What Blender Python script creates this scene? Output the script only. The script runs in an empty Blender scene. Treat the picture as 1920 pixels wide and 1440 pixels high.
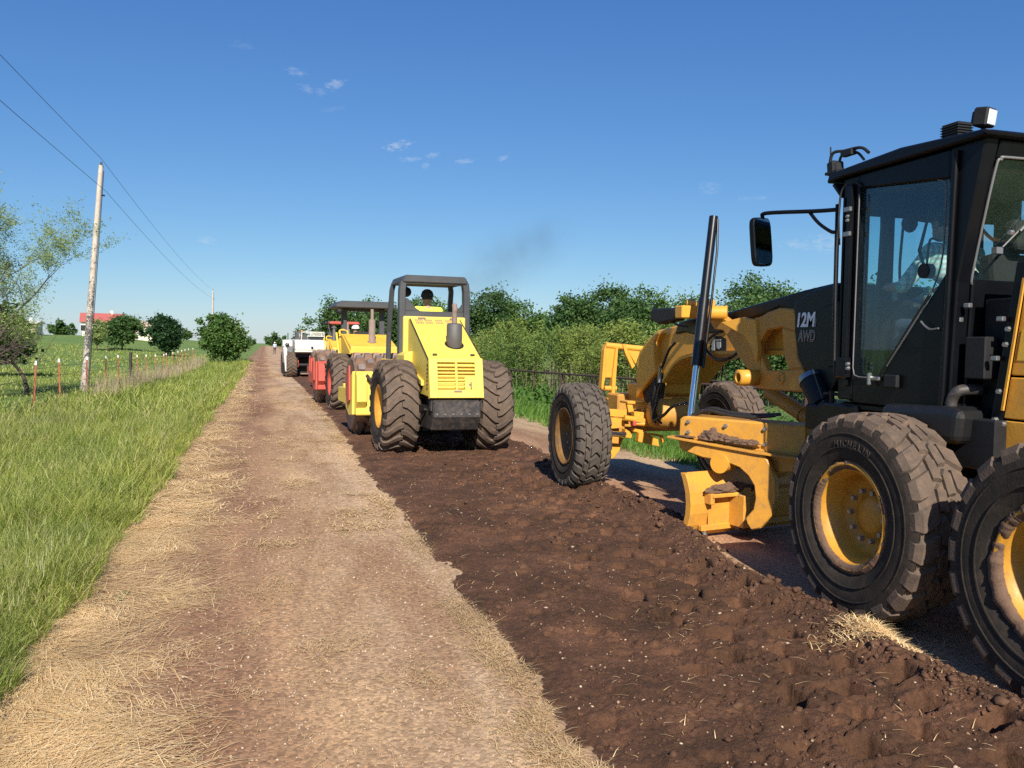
import bpy, bmesh, math, random
import numpy as np
from mathutils import Vector, Matrix, Euler
rad = math.radians
sc = bpy.context.scene
col = sc.collection

# ------------------------------------------------------------------ camera
F_PX, CAM_H = 1608.0, 1.75
YAW, PITCH, ROLL = 16.1, -2.5, 1.0
_y, _p, _r = rad(YAW), rad(PITCH), rad(ROLL)
FW = Vector((math.sin(_y)*math.cos(_p), math.cos(_y)*math.cos(_p), math.sin(_p)))
_R0 = Vector((math.cos(_y), -math.sin(_y), 0)); _U0 = _R0.cross(FW)
RT = _R0*math.cos(_r) + _U0*math.sin(_r); UP = -_R0*math.sin(_r) + _U0*math.cos(_r)
CAM = Vector((0, 0, CAM_H))
cd = bpy.data.cameras.new('camera'); cam = bpy.data.objects.new('camera', cd); col.objects.link(cam)
cd.sensor_width = 36; cd.lens = F_PX/1920*36; cd.clip_start = 0.05; cd.clip_end = 6000
cam.matrix_world = Matrix(((RT.x, UP.x, -FW.x, CAM.x), (RT.y, UP.y, -FW.y, CAM.y), (RT.z, UP.z, -FW.z, CAM.z), (0, 0, 0, 1)))
sc.camera = cam

# ------------------------------------------------------------------ light and exposure
SUN_EL, SUN_AZ = 35.0, 189.0          # azimuth clockwise from +Y (the road): behind the camera, a touch to its left
s_dir = Vector((math.sin(rad(SUN_AZ))*math.cos(rad(SUN_EL)), math.cos(rad(SUN_AZ))*math.cos(rad(SUN_EL)), math.sin(rad(SUN_EL))))
sl = bpy.data.lights.new('sun', 'SUN'); sun = bpy.data.objects.new('sun', sl); col.objects.link(sun)
sl.energy = 4.2; sl.angle = rad(0.55); sl.color = (1.0, 0.93, 0.82)
sun.rotation_euler = s_dir.to_track_quat('Z', 'Y').to_euler(); sun.location = (0, 0, 30)
w = bpy.data.worlds.new('World'); sc.world = w; w.use_nodes = True
sc.view_settings.view_transform = 'Standard'; sc.view_settings.look = 'None'
sc.view_settings.exposure = 0.88; sc.view_settings.gamma = 1.0; sc.view_settings.use_curve_mapping = False
sc.cycles.use_denoising = False
sc.cycles.max_bounces = 8; sc.cycles.transparent_max_bounces = 16
SKY_STRENGTH = 0.090

def px_dir(px, py):
    return (RT*((px-960)/F_PX) + UP*((720-py)/F_PX) + FW).normalized()

def build_world():
    nt = w.node_tree; N = nt.nodes; L = nt.links; N.clear()
    out = N.new('ShaderNodeOutputWorld'); bg = N.new('ShaderNodeBackground'); sky = N.new('ShaderNodeTexSky')
    sky.sky_type = 'NISHITA'; sky.sun_disc = False; sky.sun_elevation = rad(SUN_EL); sky.sun_rotation = rad(SUN_AZ)
    sky.altitude = 300; sky.air_density = 1.0; sky.dust_density = 0.25; sky.ozone_density = 4.0
    tc = N.new('ShaderNodeTexCoord')
    def mth(op, a, b=None, clamp=False):
        m = N.new('ShaderNodeMath'); m.operation = op; m.use_clamp = clamp
        for i, v in enumerate((a, b)):
            if v is None: continue
            if isinstance(v, (int, float)): m.inputs[i].default_value = v
            else: L.new(v, m.inputs[i])
        return m.outputs[0]
    def dot(v):
        m = N.new('ShaderNodeVectorMath'); m.operation = 'DOT_PRODUCT'
        L.new(tc.outputs['Generated'], m.inputs[0]); m.inputs[1].default_value = v
        return m.outputs['Value']
    ns = N.new('ShaderNodeTexNoise'); ns.inputs['Scale'].default_value = 150; ns.inputs['Detail'].default_value = 4; ns.inputs['Roughness'].default_value = .6
    mp = N.new('ShaderNodeMapping'); mp.inputs['Scale'].default_value = (1, 1, 2.2)
    L.new(tc.outputs['Generated'], mp.inputs[0]); L.new(mp.outputs[0], ns.inputs['Vector'])
    nv = mth('MULTIPLY', mth('SUBTRACT', ns.outputs[0], .5), 4.8)
    # small wisps of fair-weather cloud: (x, y, half width, half height, tilt, density)
    wisps = [(553,135,24,8,8,.3), (628,159,20,11,-20,.5), (573,166,18,7,14,.28), (602,172,14,8,0,.22), (747,273,27,9,-14,.6), (768,298,20,6,-5,.38),
             (811,291,14,6,-14,.35), (798,312,9,6,-10,.32), (873,302,24,5,-6,.42), (942,297,12,5,-16,.35), (388,451,16,8,0,.35),
             (1332,352,22,12,0,.22), (1415,372,26,5,0,.2), (1490,458,32,9,4,.3), (1555,455,46,20,0,.35), (620,205,24,6,-12,.1), (455,85,22,6,0,.12)]
    fac = None
    for (x, y, hw, hh, tilt, den) in wisps:
        c = px_dir(x, y); r = c.cross(Vector((0, 0, 1))).normalized(); u = r.cross(c)
        t = rad(-tilt); r2 = r*math.cos(t) + u*math.sin(t); u2 = -r*math.sin(t) + u*math.cos(t)
        a = mth('DIVIDE', dot(r2), hw/F_PX); b = mth('DIVIDE', dot(u2), hh/F_PX)
        d = mth('ADD', mth('MULTIPLY', a, a), mth('MULTIPLY', b, b))
        m = mth('SUBTRACT', mth('ADD', nv, .9), d)
        m = mth('MULTIPLY', mth('MULTIPLY', m, .5, True), den*.85)
        m = mth('MULTIPLY', m, mth('GREATER_THAN', dot(c), 0.9))
        fac = m if fac is None else mth('MAXIMUM', fac, m)
    # the phone's rendering of the blue: one gain and one gamma per channel over the whole sky
    sp = N.new('ShaderNodeSeparateColor'); cb = N.new('ShaderNodeCombineColor'); L.new(sky.outputs[0], sp.inputs[0])
    for i, (gain, gam) in enumerate(((.323, 1.14), (.554, .947), (1.256, .646))):
        L.new(mth('MULTIPLY', mth('POWER', sp.outputs[i], gam), gain), cb.inputs[i])
    mix = N.new('ShaderNodeMixRGB'); L.new(fac, mix.inputs[0]); L.new(cb.outputs[0], mix.inputs[1])
    mix.inputs[2].default_value = (4.6, 4.8, 5.2, 1)
    L.new(mix.outputs[0], bg.inputs[0]); bg.inputs[1].default_value = SKY_STRENGTH
    L.new(bg.outputs[0], out.inputs[0])
build_world()

# ------------------------------------------------------------------ pixels of the photograph -> points on a known plane
def at(px, py, X=None, Y=None, Z=None):
    d = RT*((px-960)/F_PX) + UP*((720-py)/F_PX) + FW
    t = (X-CAM.x)/d.x if X is not None else (Y-CAM.y)/d.y if Y is not None else (Z-CAM.z)/d.z
    return CAM + d*t
ZM = dict(A=(1400,180,2.4), B=(1000,540,2.88), C=(1440,740,2.571), H=(1180,540,5.053), S=(1480,520,4.236), T=(1540,190,5.053),
          M=(1260,740,5.143), F=(1110,620,5.538), Q=(1280,600,7.385), P=(0,0,1.0))
def zz(k, x, y):
    a, b, s = ZM[k]; return a+x/s, b+y/s
def yz(k, pts, X):      # side outline on a plane X -> (y, z)
    return [(lambda q: (q.y, q.z))(at(*zz(k, *p), X=X)) for p in pts]
def xz(k, pts, Y):
    return [(lambda q: (q.x, q.z))(at(*zz(k, *p), Y=Y)) for p in pts]

# ------------------------------------------------------------------ materials
MATS = {}
def nodes(name):
    m = bpy.data.materials.new(name); m.use_nodes = True; MATS[name] = m
    nt = m.node_tree; nt.nodes.clear()
    return m, nt.nodes, nt.links
def ramp(N, L, src, stops):
    r = N.new('ShaderNodeValToRGB'); L.new(src, r.inputs[0])
    el = r.color_ramp.elements
    while len(el) < len(stops): el.new(0.5)
    for e, (p, c) in zip(el, stops):
        e.position = p; e.color = (*c, 1) if len(c) == 3 else c
    return r.outputs[0]
def noise(N, L, vec, scale, detail=4, rough=.55, dist=0):
    n = N.new('ShaderNodeTexNoise'); n.inputs['Scale'].default_value = scale; n.inputs['Detail'].default_value = detail
    n.inputs['Roughness'].default_value = rough; n.inputs['Distortion'].default_value = dist
    if vec is not None: L.new(vec, n.inputs['Vector'])
    return n.outputs[0]
def mixc(N, L, f, a, b, mode='MIX'):
    m = N.new('ShaderNodeMixRGB'); m.blend_type = mode
    for i, v in enumerate((f, a, b)):
        if isinstance(v, (int, float)): m.inputs[i].default_value = v
        elif isinstance(v, tuple): m.inputs[i].default_value = (*v, 1)
        else: L.new(v, m.inputs[i])
    return m.outputs[0]
def paint(name, c, c2=None, rough=.45, metal=0.0, dirt=None, dirt_amt=.4, scale=3.0, bump=.02, bscale=30, spec=.5, low=0.0):
    """painted or bare surface with tone drift, dirt patches that collect low down, fine relief"""
    m, N, L = nodes(name)
    o = N.new('ShaderNodeOutputMaterial'); b = N.new('ShaderNodeBsdfPrincipled'); L.new(b.outputs[0], o.inputs[0])
    tc = N.new('ShaderNodeTexCoord'); v = tc.outputs['Object']
    n1 = noise(N, L, v, scale, 5, .6)
    c2 = c2 or tuple(x*.82 for x in c)
    cc = ramp(N, L, n1, [(.3, c2), (.7, c)])
    if dirt:
        n2 = noise(N, L, v, scale*2.7, 8, .7, .6)
        f = ramp(N, L, n2, [(.62-.3*dirt_amt, (0, 0, 0)), (.78, (1, 1, 1))])
        n3 = noise(N, L, v, scale*22, 4, .7)
        f3 = ramp(N, L, n3, [(.5, (0, 0, 0)), (.75, (1, 1, 1))])
        mm = N.new('ShaderNodeMath'); mm.operation = 'MULTIPLY_ADD'; mm.use_clamp = True
        L.new(f3, mm.inputs[0]); mm.inputs[1].default_value = dirt_amt*.35; 
        mu = N.new('ShaderNodeMath'); mu.operation = 'MULTIPLY'; L.new(f, mu.inputs[0]); mu.inputs[1].default_value = dirt_amt
        L.new(mu.outputs[0], mm.inputs[2])
        cc = mixc(N, L, mm.outputs[0], cc, dirt)
    L.new(cc, b.inputs['Base Color'])
    b.inputs['Metallic'].default_value = metal
    try: b.inputs['Specular IOR Level'].default_value = spec
    except Exception: pass
    rr = N.new('ShaderNodeMapRange'); L.new(n1, rr.inputs[0]); rr.inputs['To Min'].default_value = rough*.8; rr.inputs['To Max'].default_value = min(1, rough*1.25)
    L.new(rr.outputs[0], b.inputs['Roughness'])
    if bump:
        bp = N.new('ShaderNodeBump'); bp.inputs['Strength'].default_value = min(1, bump*10); bp.inputs['Distance'].default_value = .01
        L.new(noise(N, L, v, bscale, 5, .6), bp.inputs['Height']); L.new(bp.outputs[0], b.inputs['Normal'])
    return m
DUST = (.26, .17, .11)
paint('cat_yellow', (.72, .345, .038), (.63, .295, .032), .42, dirt=(.34,.19,.09), dirt_amt=.42, scale=2.6, bump=.012)
paint('blade_yellow', (.68, .325, .038), (.58, .27, .035), .5, dirt=(.28,.155,.085), dirt_amt=.58, scale=4.5, bump=.02)
paint('cat_yellow_dirty', (.60, .285, .03), (.50, .235, .03), .55, dirt=(.27,.16,.09), dirt_amt=.6, scale=3.5, bump=.02)
paint('rim_dirty_shaded', (.30, .145, .03), (.16, .085, .03), .6, dirt=(.07,.045,.03), dirt_amt=.7, scale=5, bump=.02)  # dirt, plus a darker base painting in the shade on the front rims
paint('rim_yellow', (.62, .30, .03), (.52, .24, .025), .45, dirt=(.16,.09,.05), dirt_amt=.45, scale=5, bump=.015)
paint('roller_yellow', (.78, .585, .10), (.71, .52, .08), .5, dirt=(.42,.30,.13), dirt_amt=.34, scale=1.8, bump=.006)
paint('roller_yellow_old', (.80, .50, .055), (.70, .42, .045), .5, dirt=(.42,.26,.12), dirt_amt=.4, scale=2.4, bump=.01)
paint('machine_black', (.0045, .005, .0068), (.003, .0034, .0048), .36, dirt=(.014,.012,.011), dirt_amt=.2, scale=4, bump=.003, spec=.22)
paint('matte_black', (.007, .007, .008), (.004, .004, .005), .65, dirt=(.03,.025,.02), dirt_amt=.3, scale=6, bump=.015)
paint('cylinder_black', (.007, .007, .009), (.005, .005, .006), .3, dirt=(.06,.05,.04), dirt_amt=.2, scale=4, bump=.003)
paint('dark_grey', (.055, .058, .062), (.043, .045, .05), .5, dirt=(.13,.11,.09), dirt_amt=.3, scale=3, bump=.006)
paint('worn_black', (.028, .028, .03), (.02, .02, .022), .55, dirt=(.19,.13,.09), dirt_amt=.55, scale=5, bump=.015)
paint('rubber', (.036, .030, .025), (.024, .021, .018), .92, dirt=(.10,.07,.05), dirt_amt=.6, scale=4, bump=.02, bscale=60, spec=.2)
paint('tread_dusty', (.122, .086, .060), (.064, .047, .036), .95, dirt=(.24,.15,.10), dirt_amt=.5, scale=5, bump=.03, bscale=70)
paint('tread_grey', (.098, .079, .063), (.060, .050, .042), .92, dirt=(.16,.115,.08), dirt_amt=.45, scale=5, bump=.02, bscale=70)
paint('drum_steel', (.30, .19, .13), (.20, .12, .085), .6, .2, dirt=(.17,.095,.06), dirt_amt=.55, scale=5, bump=.03)
paint('pad_steel', (.42, .37, .33), (.30, .24, .20), .4, .6, dirt=(.22,.13,.09), dirt_amt=.4, scale=8, bump=.02)
paint('chrome', (.72, .75, .78), (.66, .69, .72), .14, 1.0, bump=0)
paint('bare_steel', (.34, .34, .34), (.33, .32, .31), .4, .85, dirt=(.2,.15,.11), dirt_amt=.3, scale=9, bump=.01)
paint('bolt_steel', (.36, .35, .34), (.26, .25, .24), .45, .7, dirt=(.2,.14,.09), dirt_amt=.3, scale=20, bump=.01)
paint('rusty_muffler', (.26, .19, .155), (.19, .135, .11), .8, .1, dirt=(.32,.22,.17), dirt_amt=.5, scale=8, bump=.02)
paint('muffler_grey', (.115, .108, .102), (.09, .085, .08), .6, .2, dirt=(.16,.12,.1), dirt_amt=.3, scale=6, bump=.008)
paint('hose_black', (.018, .017, .017), (.012, .012, .012), .5, dirt=(.09,.07,.055), dirt_amt=.4, scale=14, bump=.01)
paint('frame_red', (.55, .085, .055), (.45, .06, .045), .5, dirt=(.33,.15,.10), dirt_amt=.4, scale=4, bump=.008)
paint('white_paint', (.70, .67, .60), (.62, .59, .52), .5, dirt=(.42,.34,.25), dirt_amt=.28, scale=2.5, bump=.006)
paint('gasket', (.15, .15, .155), (.11, .11, .115), .45, bump=0)
paint('lettering_white', (.80, .83, .88), (.72, .75, .80), .5, bump=0)
paint('lettering_bronze', (.52, .46, .40), (.45, .39, .33), .5, bump=0)
paint('badge_grey', (.40, .43, .44), (.30, .32, .33), .5, bump=0)
paint('lamp_lens', (.82, .82, .80), (.68, .68, .67), .12, .3, bump=0)
paint('amber_lens', (.85, .33, .05), (.8, .3, .05), .15, bump=0)
paint('mirror_glass', (.34, .37, .37), (.32, .35, .35), .05, 1.0, bump=0)
paint('seat_fabric', (.022, .023, .024), (.014, .015, .016), .9, bump=.02, bscale=90)
paint('interior_grey', (.09, .095, .095), (.07, .075, .075), .7, bump=.01)
paint('mud', (.17, .098, .06), (.10, .058, .037), .95, dirt=(.09,.052,.036), dirt_amt=.55, scale=10, bump=.06, bscale=45)
paint('mud_red', (.33, .14, .08), (.25, .11, .07), .95, scale=14, bump=.06, bscale=45)
paint('pole_wood', (.55, .48, .41), (.42, .36, .30), .85, dirt=(.22,.17,.13), dirt_amt=.45, scale=3, bump=.03)
paint('post_red', (.36, .095, .05), (.26, .075, .045), .7, dirt=(.15,.07,.05), dirt_amt=.4, scale=12, bump=.01)
paint('post_white', (.78, .76, .72), None, .6, bump=0)
paint('post_dark', (.05, .04, .032), (.03, .025, .02), .8, bump=.02)
paint('pipe_rust', (.085, .045, .032), (.055, .032, .025), .75, dirt=(.17,.085,.05), dirt_amt=.4, scale=8, bump=.015)
paint('fence_wire', (.10, .095, .09), (.07, .066, .06), .6, .3, bump=0)
paint('power_wire', (.05, .05, .052), None, .6, bump=0)
paint('house_cream', (.72, .65, .50), (.66, .60, .46), .8, bump=.01)
paint('roof_red', (.46, .12, .10), (.38, .10, .085), .7, bump=.02)
paint('roof_tan', (.52, .38, .29), (.46, .34, .26), .8, bump=.02)
paint('window_dark', (.03, .035, .04), None, .15, bump=0)
paint('bark', (.085, .062, .048), (.05, .038, .03), .95, bump=.06, bscale=40)
paint('bark_pale', (.20, .165, .13), (.14, .11, .09), .95, bump=.05, bscale=40)
paint('skin', (.50, .28, .19), (.44, .24, .16), .6, bump=.004)
paint('hair_dark', (.03, .022, .017), None, .7, bump=.03, bscale=80)
paint('shirt_hivis', (.80, .88, .10), (.70, .80, .08), .8, bump=.015, bscale=50)
paint('shirt_grey', (.50, .47, .42), (.42, .39, .35), .85, bump=.02, bscale=50)
paint('shirt_blue', (.42, .52, .62), (.36, .45, .55), .85, bump=.02, bscale=50)
paint('trousers', (.035, .05, .085), (.025, .035, .06), .9, bump=.02, bscale=60)
paint('trousers_dark', (.02, .021, .025), None, .9, bump=.02, bscale=60)
paint('boots', (.06, .035, .02), None, .7, bump=.02)
paint('cap_dark', (.035, .037, .042), None, .8, bump=.02, bscale=80)
paint('cap_white', (.75, .74, .70), None, .7, bump=.01)
paint('hat_felt', (.05, .042, .036), None, .9, bump=.02)

def plaid():
    m, N, L = nodes('shirt_plaid')
    o = N.new('ShaderNodeOutputMaterial'); b = N.new('ShaderNodeBsdfPrincipled'); L.new(b.outputs[0], o.inputs[0])
    tc = N.new('ShaderNodeTexCoord')
    fs = []
    for ax, sc_ in (('X', 9.0), ('Z', 9.0)):
        wv = N.new('ShaderNodeTexWave'); wv.bands_direction = ax; wv.inputs['Scale'].default_value = sc_; wv.inputs['Distortion'].default_value = .4
        L.new(tc.outputs['Object'], wv.inputs['Vector'])
        fs.append(ramp(N, L, wv.outputs['Fac'], [(.45, (0, 0, 0)), (.6, (1, 1, 1))]))
    c = mixc(N, L, fs[0], (.72, .78, .76), (.16, .48, .42)); c = mixc(N, L, fs[1], c, mixc(N, L, .5, c, (.45, .30, .30)))
    L.new(c, b.inputs['Base Color']); b.inputs['Roughness'].default_value = .85
plaid()

def glass(name, tint, gloss=.06):
    m, N, L = nodes(name)
    o = N.new('ShaderNodeOutputMaterial'); t = N.new('ShaderNodeBsdfTransparent'); g = N.new('ShaderNodeBsdfGlossy')
    t.inputs[0].default_value = (*tint, 1); g.inputs['Roughness'].default_value = .02; g.inputs[0].default_value = (.85, .9, .92, 1)
    lwt = N.new('ShaderNodeLayerWeight'); lwt.inputs[0].default_value = .12; lw = N.new('ShaderNodeMath'); lw.operation = 'MULTIPLY_ADD'; L.new(lwt.outputs['Facing'], lw.inputs[0]); lw.inputs[1].default_value = .35; lw.inputs[2].default_value = .02
    mx = N.new('ShaderNodeMixShader'); L.new(lw.outputs[0], mx.inputs[0]); L.new(t.outputs[0], mx.inputs[1]); L.new(g.outputs[0], mx.inputs[2])
    # a film of dust on the pane
    d = N.new('ShaderNodeBsdfDiffuse'); d.inputs[0].default_value = (.20, .30, .32, 1)
    m2 = N.new('ShaderNodeMixShader'); tc = N.new('ShaderNodeTexCoord')
    f = ramp(N, L, noise(N, L, tc.outputs['Object'], 3.0, 6, .65), [(.35, (gloss*.5,)*3), (.75, (gloss*2.2,)*3)])
    L.new(f, m2.inputs[0]); L.new(mx.outputs[0], m2.inputs[1]); L.new(d.outputs[0], m2.inputs[2]); L.new(m2.outputs[0], o.inputs[0])
glass('cab_glass', (.80, .925, .93), .022)
glass('cab_glass_clear', (.90, .94, .92), .012)

def foliage(name, c1, c2, c3=None, trans=.25, rough=.6, warm=0.0, patch=.35, tint=((.72, .80, .72), (1.22, 1.12, 1.0)), c4=None):
    m, N, L = nodes(name)
    o = N.new('ShaderNodeOutputMaterial')
    g = N.new('ShaderNodeNewGeometry'); tc = N.new('ShaderNodeTexCoord')
    isl = g.outputs['Random Per Island']
    stops = [(0, c1), (.55, c2)] + ([(1.0, c3)] if c3 else [(1.0, tuple(x*1.15 for x in c2))])
    if c4: stops = stops[:-1] + [(.88, c3), (.93, c4)]
    c = ramp(N, L, isl, stops)
    n = noise(N, L, tc.outputs['Object'], patch, 3)
    k = ramp(N, L, n, [(.3, tint[0]), (.7, tint[1])])
    c = mixc(N, L, 1.0, c, k, 'MULTIPLY')
    b = N.new('ShaderNodeBsdfPrincipled'); L.new(c, b.inputs['Base Color']); b.inputs['Roughness'].default_value = rough
    try: b.inputs['Specular IOR Level'].default_value = .3
    except Exception: pass
    t = N.new('ShaderNodeBsdfTranslucent'); L.new(mixc(N, L, 1.0, c, (1.1, 1.15, .6), 'MULTIPLY'), t.inputs[0])
    mx = N.new('ShaderNodeMixShader'); mx.inputs[0].default_value = trans
    L.new(b.outputs[0], mx.inputs[1]); L.new(t.outputs[0], mx.inputs[2]); L.new(mx.outputs[0], o.inputs[0])
foliage('grass_tall', (.205, .262, .048), (.300, .365, .080), (.415, .440, .155), .38, patch=.9, c4=(.50, .45, .24))
foliage('grass_seed', (.27, .28, .12), (.33, .33, .15), None, .25)
foliage('grass_right', (.06, .14, .025), (.11, .22, .035), (.16, .26, .05), .3)
foliage('weed', (.05, .12, .025), (.085, .18, .04), None, .3)
foliage('dry_reed', (.30, .23, .16), (.40, .32, .24), (.34, .29, .20), .15)
foliage('straw', (.60, .41, .185), (.76, .55, .275), (.86, .69, .41), .0, .85, patch=1.4, tint=((.78, .74, .70), (1.12, 1.1, 1.08)))
foliage('straw_green', (.44, .295, .14), (.58, .41, .205), (.70, .53, .30), .0, .85, patch=1.4, tint=((.75, .72, .68), (1.1, 1.08, 1.06)))
foliage('leaf_dark', (.042, .094, .030), (.068, .135, .040), (.105, .180, .056), .3)
foliage('leaf_mid', (.055, .120, .030), (.092, .172, .042), (.135, .22, .06), .3)
foliage('leaf_willow', (.17, .235, .060), (.245, .315, .085), (.32, .38, .12), .42)
foliage('leaf_willow_green', (.11, .185, .048), (.165, .25, .066), (.22, .30, .09), .4)
foliage('leaf_pale', (.20, .27, .10), (.28, .345, .135), (.34, .40, .17), .42)
foliage('leaf_deep', (.016, .048, .018), (.026, .070, .024), (.040, .092, .032), .2)

def ground_mat():
    m, N, L = nodes('pasture')
    o = N.new('ShaderNodeOutputMaterial'); b = N.new('ShaderNodeBsdfPrincipled'); L.new(b.outputs[0], o.inputs[0])
    tc = N.new('ShaderNodeTexCoord'); v = tc.outputs['Object']
    a = noise(N, L, v, .09, 6, .65); f = noise(N, L, v, 3.0, 8, .75)
    c = ramp(N, L, f, [(.3, (.075, .140, .024)), (.5, (.125, .205, .038)), (.72, (.20, .25, .065))])
    k = ramp(N, L, a, [(.35, (.80, .88, .75)), (.62, (1.2, 1.08, .95))])
    c = mixc(N, L, 1.0, c, k, 'MULTIPLY')
    L.new(c, b.inputs['Base Color']); b.inputs['Roughness'].default_value = .95
    bp = N.new('ShaderNodeBump'); bp.inputs['Strength'].default_value = .9; bp.inputs['Distance'].default_value = .12
    L.new(noise(N, L, v, 7.0, 8, .8), bp.inputs['Height']); L.new(bp.outputs[0], b.inputs['Normal'])
ground_mat()

def road_mat():
    m, N, L = nodes('gravel')
    o = N.new('ShaderNodeOutputMaterial'); b = N.new('ShaderNodeBsdfPrincipled'); L.new(b.outputs[0], o.inputs[0])
    tc = N.new('ShaderNodeTexCoord'); v = tc.outputs['Object']
    sx = N.new('ShaderNodeSeparateXYZ'); L.new(v, sx.inputs[0])
    mp = N.new('ShaderNodeMapping'); mp.inputs['Scale'].default_value = (1, .22, 1); L.new(v, mp.inputs[0])
    big = noise(N, L, mp.outputs[0], 1.1, 6, .62, .4)
    fine = noise(N, L, v, 55, 5, .8)
    vor = N.new('ShaderNodeTexVoronoi'); vor.inputs['Scale'].default_value = 48; L.new(v, vor.inputs['Vector'])
    # lanes: worn red tracks and pale crushed stone between them
    mr = N.new('ShaderNodeMapRange'); L.new(sx.outputs[0], mr.inputs[0]); mr.inputs['From Min'].default_value = -1.6; mr.inputs['From Max'].default_value = 6.4
    nn = N.new('ShaderNodeMath'); nn.operation = 'MULTIPLY_ADD'; L.new(big, nn.inputs[0]); nn.inputs[1].default_value = .10; 
    ad = N.new('ShaderNodeMath'); ad.operation = 'SUBTRACT'; L.new(mr.outputs[0], ad.inputs[0]); ad.inputs[1].default_value = .05; L.new(ad.outputs[0], nn.inputs[2])
    lane = ramp(N, L, nn.outputs[0], [(0, (.27,.165,.085)), (.10, (.30,.18,.095)), (.155, (.265,.14,.076)), (.205, (.34,.20,.108)), (.245, (.42,.272,.150)), (.33, (.465,.325,.20)), (.66, (.45,.305,.18)), (.74, (.36,.20,.115)), (.84, (.40,.27,.16)), (1, (.42,.30,.17))])
    patch = ramp(N, L, big, [(.36, (.70,.60,.52)), (.5, (.97,.96,.94)), (.66, (1.3,1.27,1.2))])
    c = mixc(N, L, 1.0, lane, patch, 'MULTIPLY')
    st = ramp(N, L, vor.outputs['Color'], [(.25, (.66,.62,.58)), (.55, (1,1,1)), (.85, (1.32,1.28,1.2))])
    c = mixc(N, L, .8, c, mixc(N, L, 1.0, c, st, 'MULTIPLY'))
    c = mixc(N, L, .7, c, mixc(N, L, 1.0, c, ramp(N, L, fine, [(.3, (.60,.57,.54)), (.55, (1.0,1.0,1.0)), (.78, (1.4,1.37,1.3))]), 'MULTIPLY'))
    L.new(c, b.inputs['Base Color']); b.inputs['Roughness'].default_value = .95
    bp = N.new('ShaderNodeBump'); bp.inputs['Strength'].default_value = .35; bp.inputs['Distance'].default_value = .010
    hm = N.new('ShaderNodeMath'); hm.operation = 'SUBTRACT'; L.new(fine, hm.inputs[0]); L.new(vor.outputs['Distance'], hm.inputs[1])
    L.new(hm.outputs[0], bp.inputs['Height']); L.new(bp.outputs[0], b.inputs['Normal'])
road_mat()

def soil_mat(name, c1, c2, c3, dist=.02):
    m, N, L = nodes(name)
    o = N.new('ShaderNodeOutputMaterial'); b = N.new('ShaderNodeBsdfPrincipled'); L.new(b.outputs[0], o.inputs[0])
    tc = N.new('ShaderNodeTexCoord'); v = tc.outputs['Object']
    n = noise(N, L, v, 1.7, 9, .72, .6); f = noise(N, L, v, 42, 6, .78)
    c = ramp(N, L, n, [(.34, c1), (.5, c2), (.66, c3)])
    c = mixc(N, L, .8, c, mixc(N, L, 1.0, c, ramp(N, L, f, [(.28, (.55,.53,.5)), (.55, (1,1,1)), (.76, (1.45,1.38,1.3))]), 'MULTIPLY'))
    L.new(c, b.inputs['Base Color']); b.inputs['Roughness'].default_value = .92
    try: b.inputs['Specular IOR Level'].default_value = .25
    except Exception: pass
    bp = N.new('ShaderNodeBump'); bp.inputs['Strength'].default_value = .9; bp.inputs['Distance'].default_value = dist
    L.new(f, bp.inputs['Height']); L.new(bp.outputs[0], b.inputs['Normal'])
soil_mat('tilled_soil', (.066, .034, .019), (.118, .058, .032), (.200, .096, .053), .03)
soil_mat('clod', (.072, .038, .023), (.105, .055, .033), (.155, .082, .049), .01)
foliage('pebble_pale', (.22, .135, .085), (.36, .25, .165), (.52, .41, .30), .0, .95, tint=((.85, .85, .85), (1.1, 1.1, 1.1)))

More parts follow.
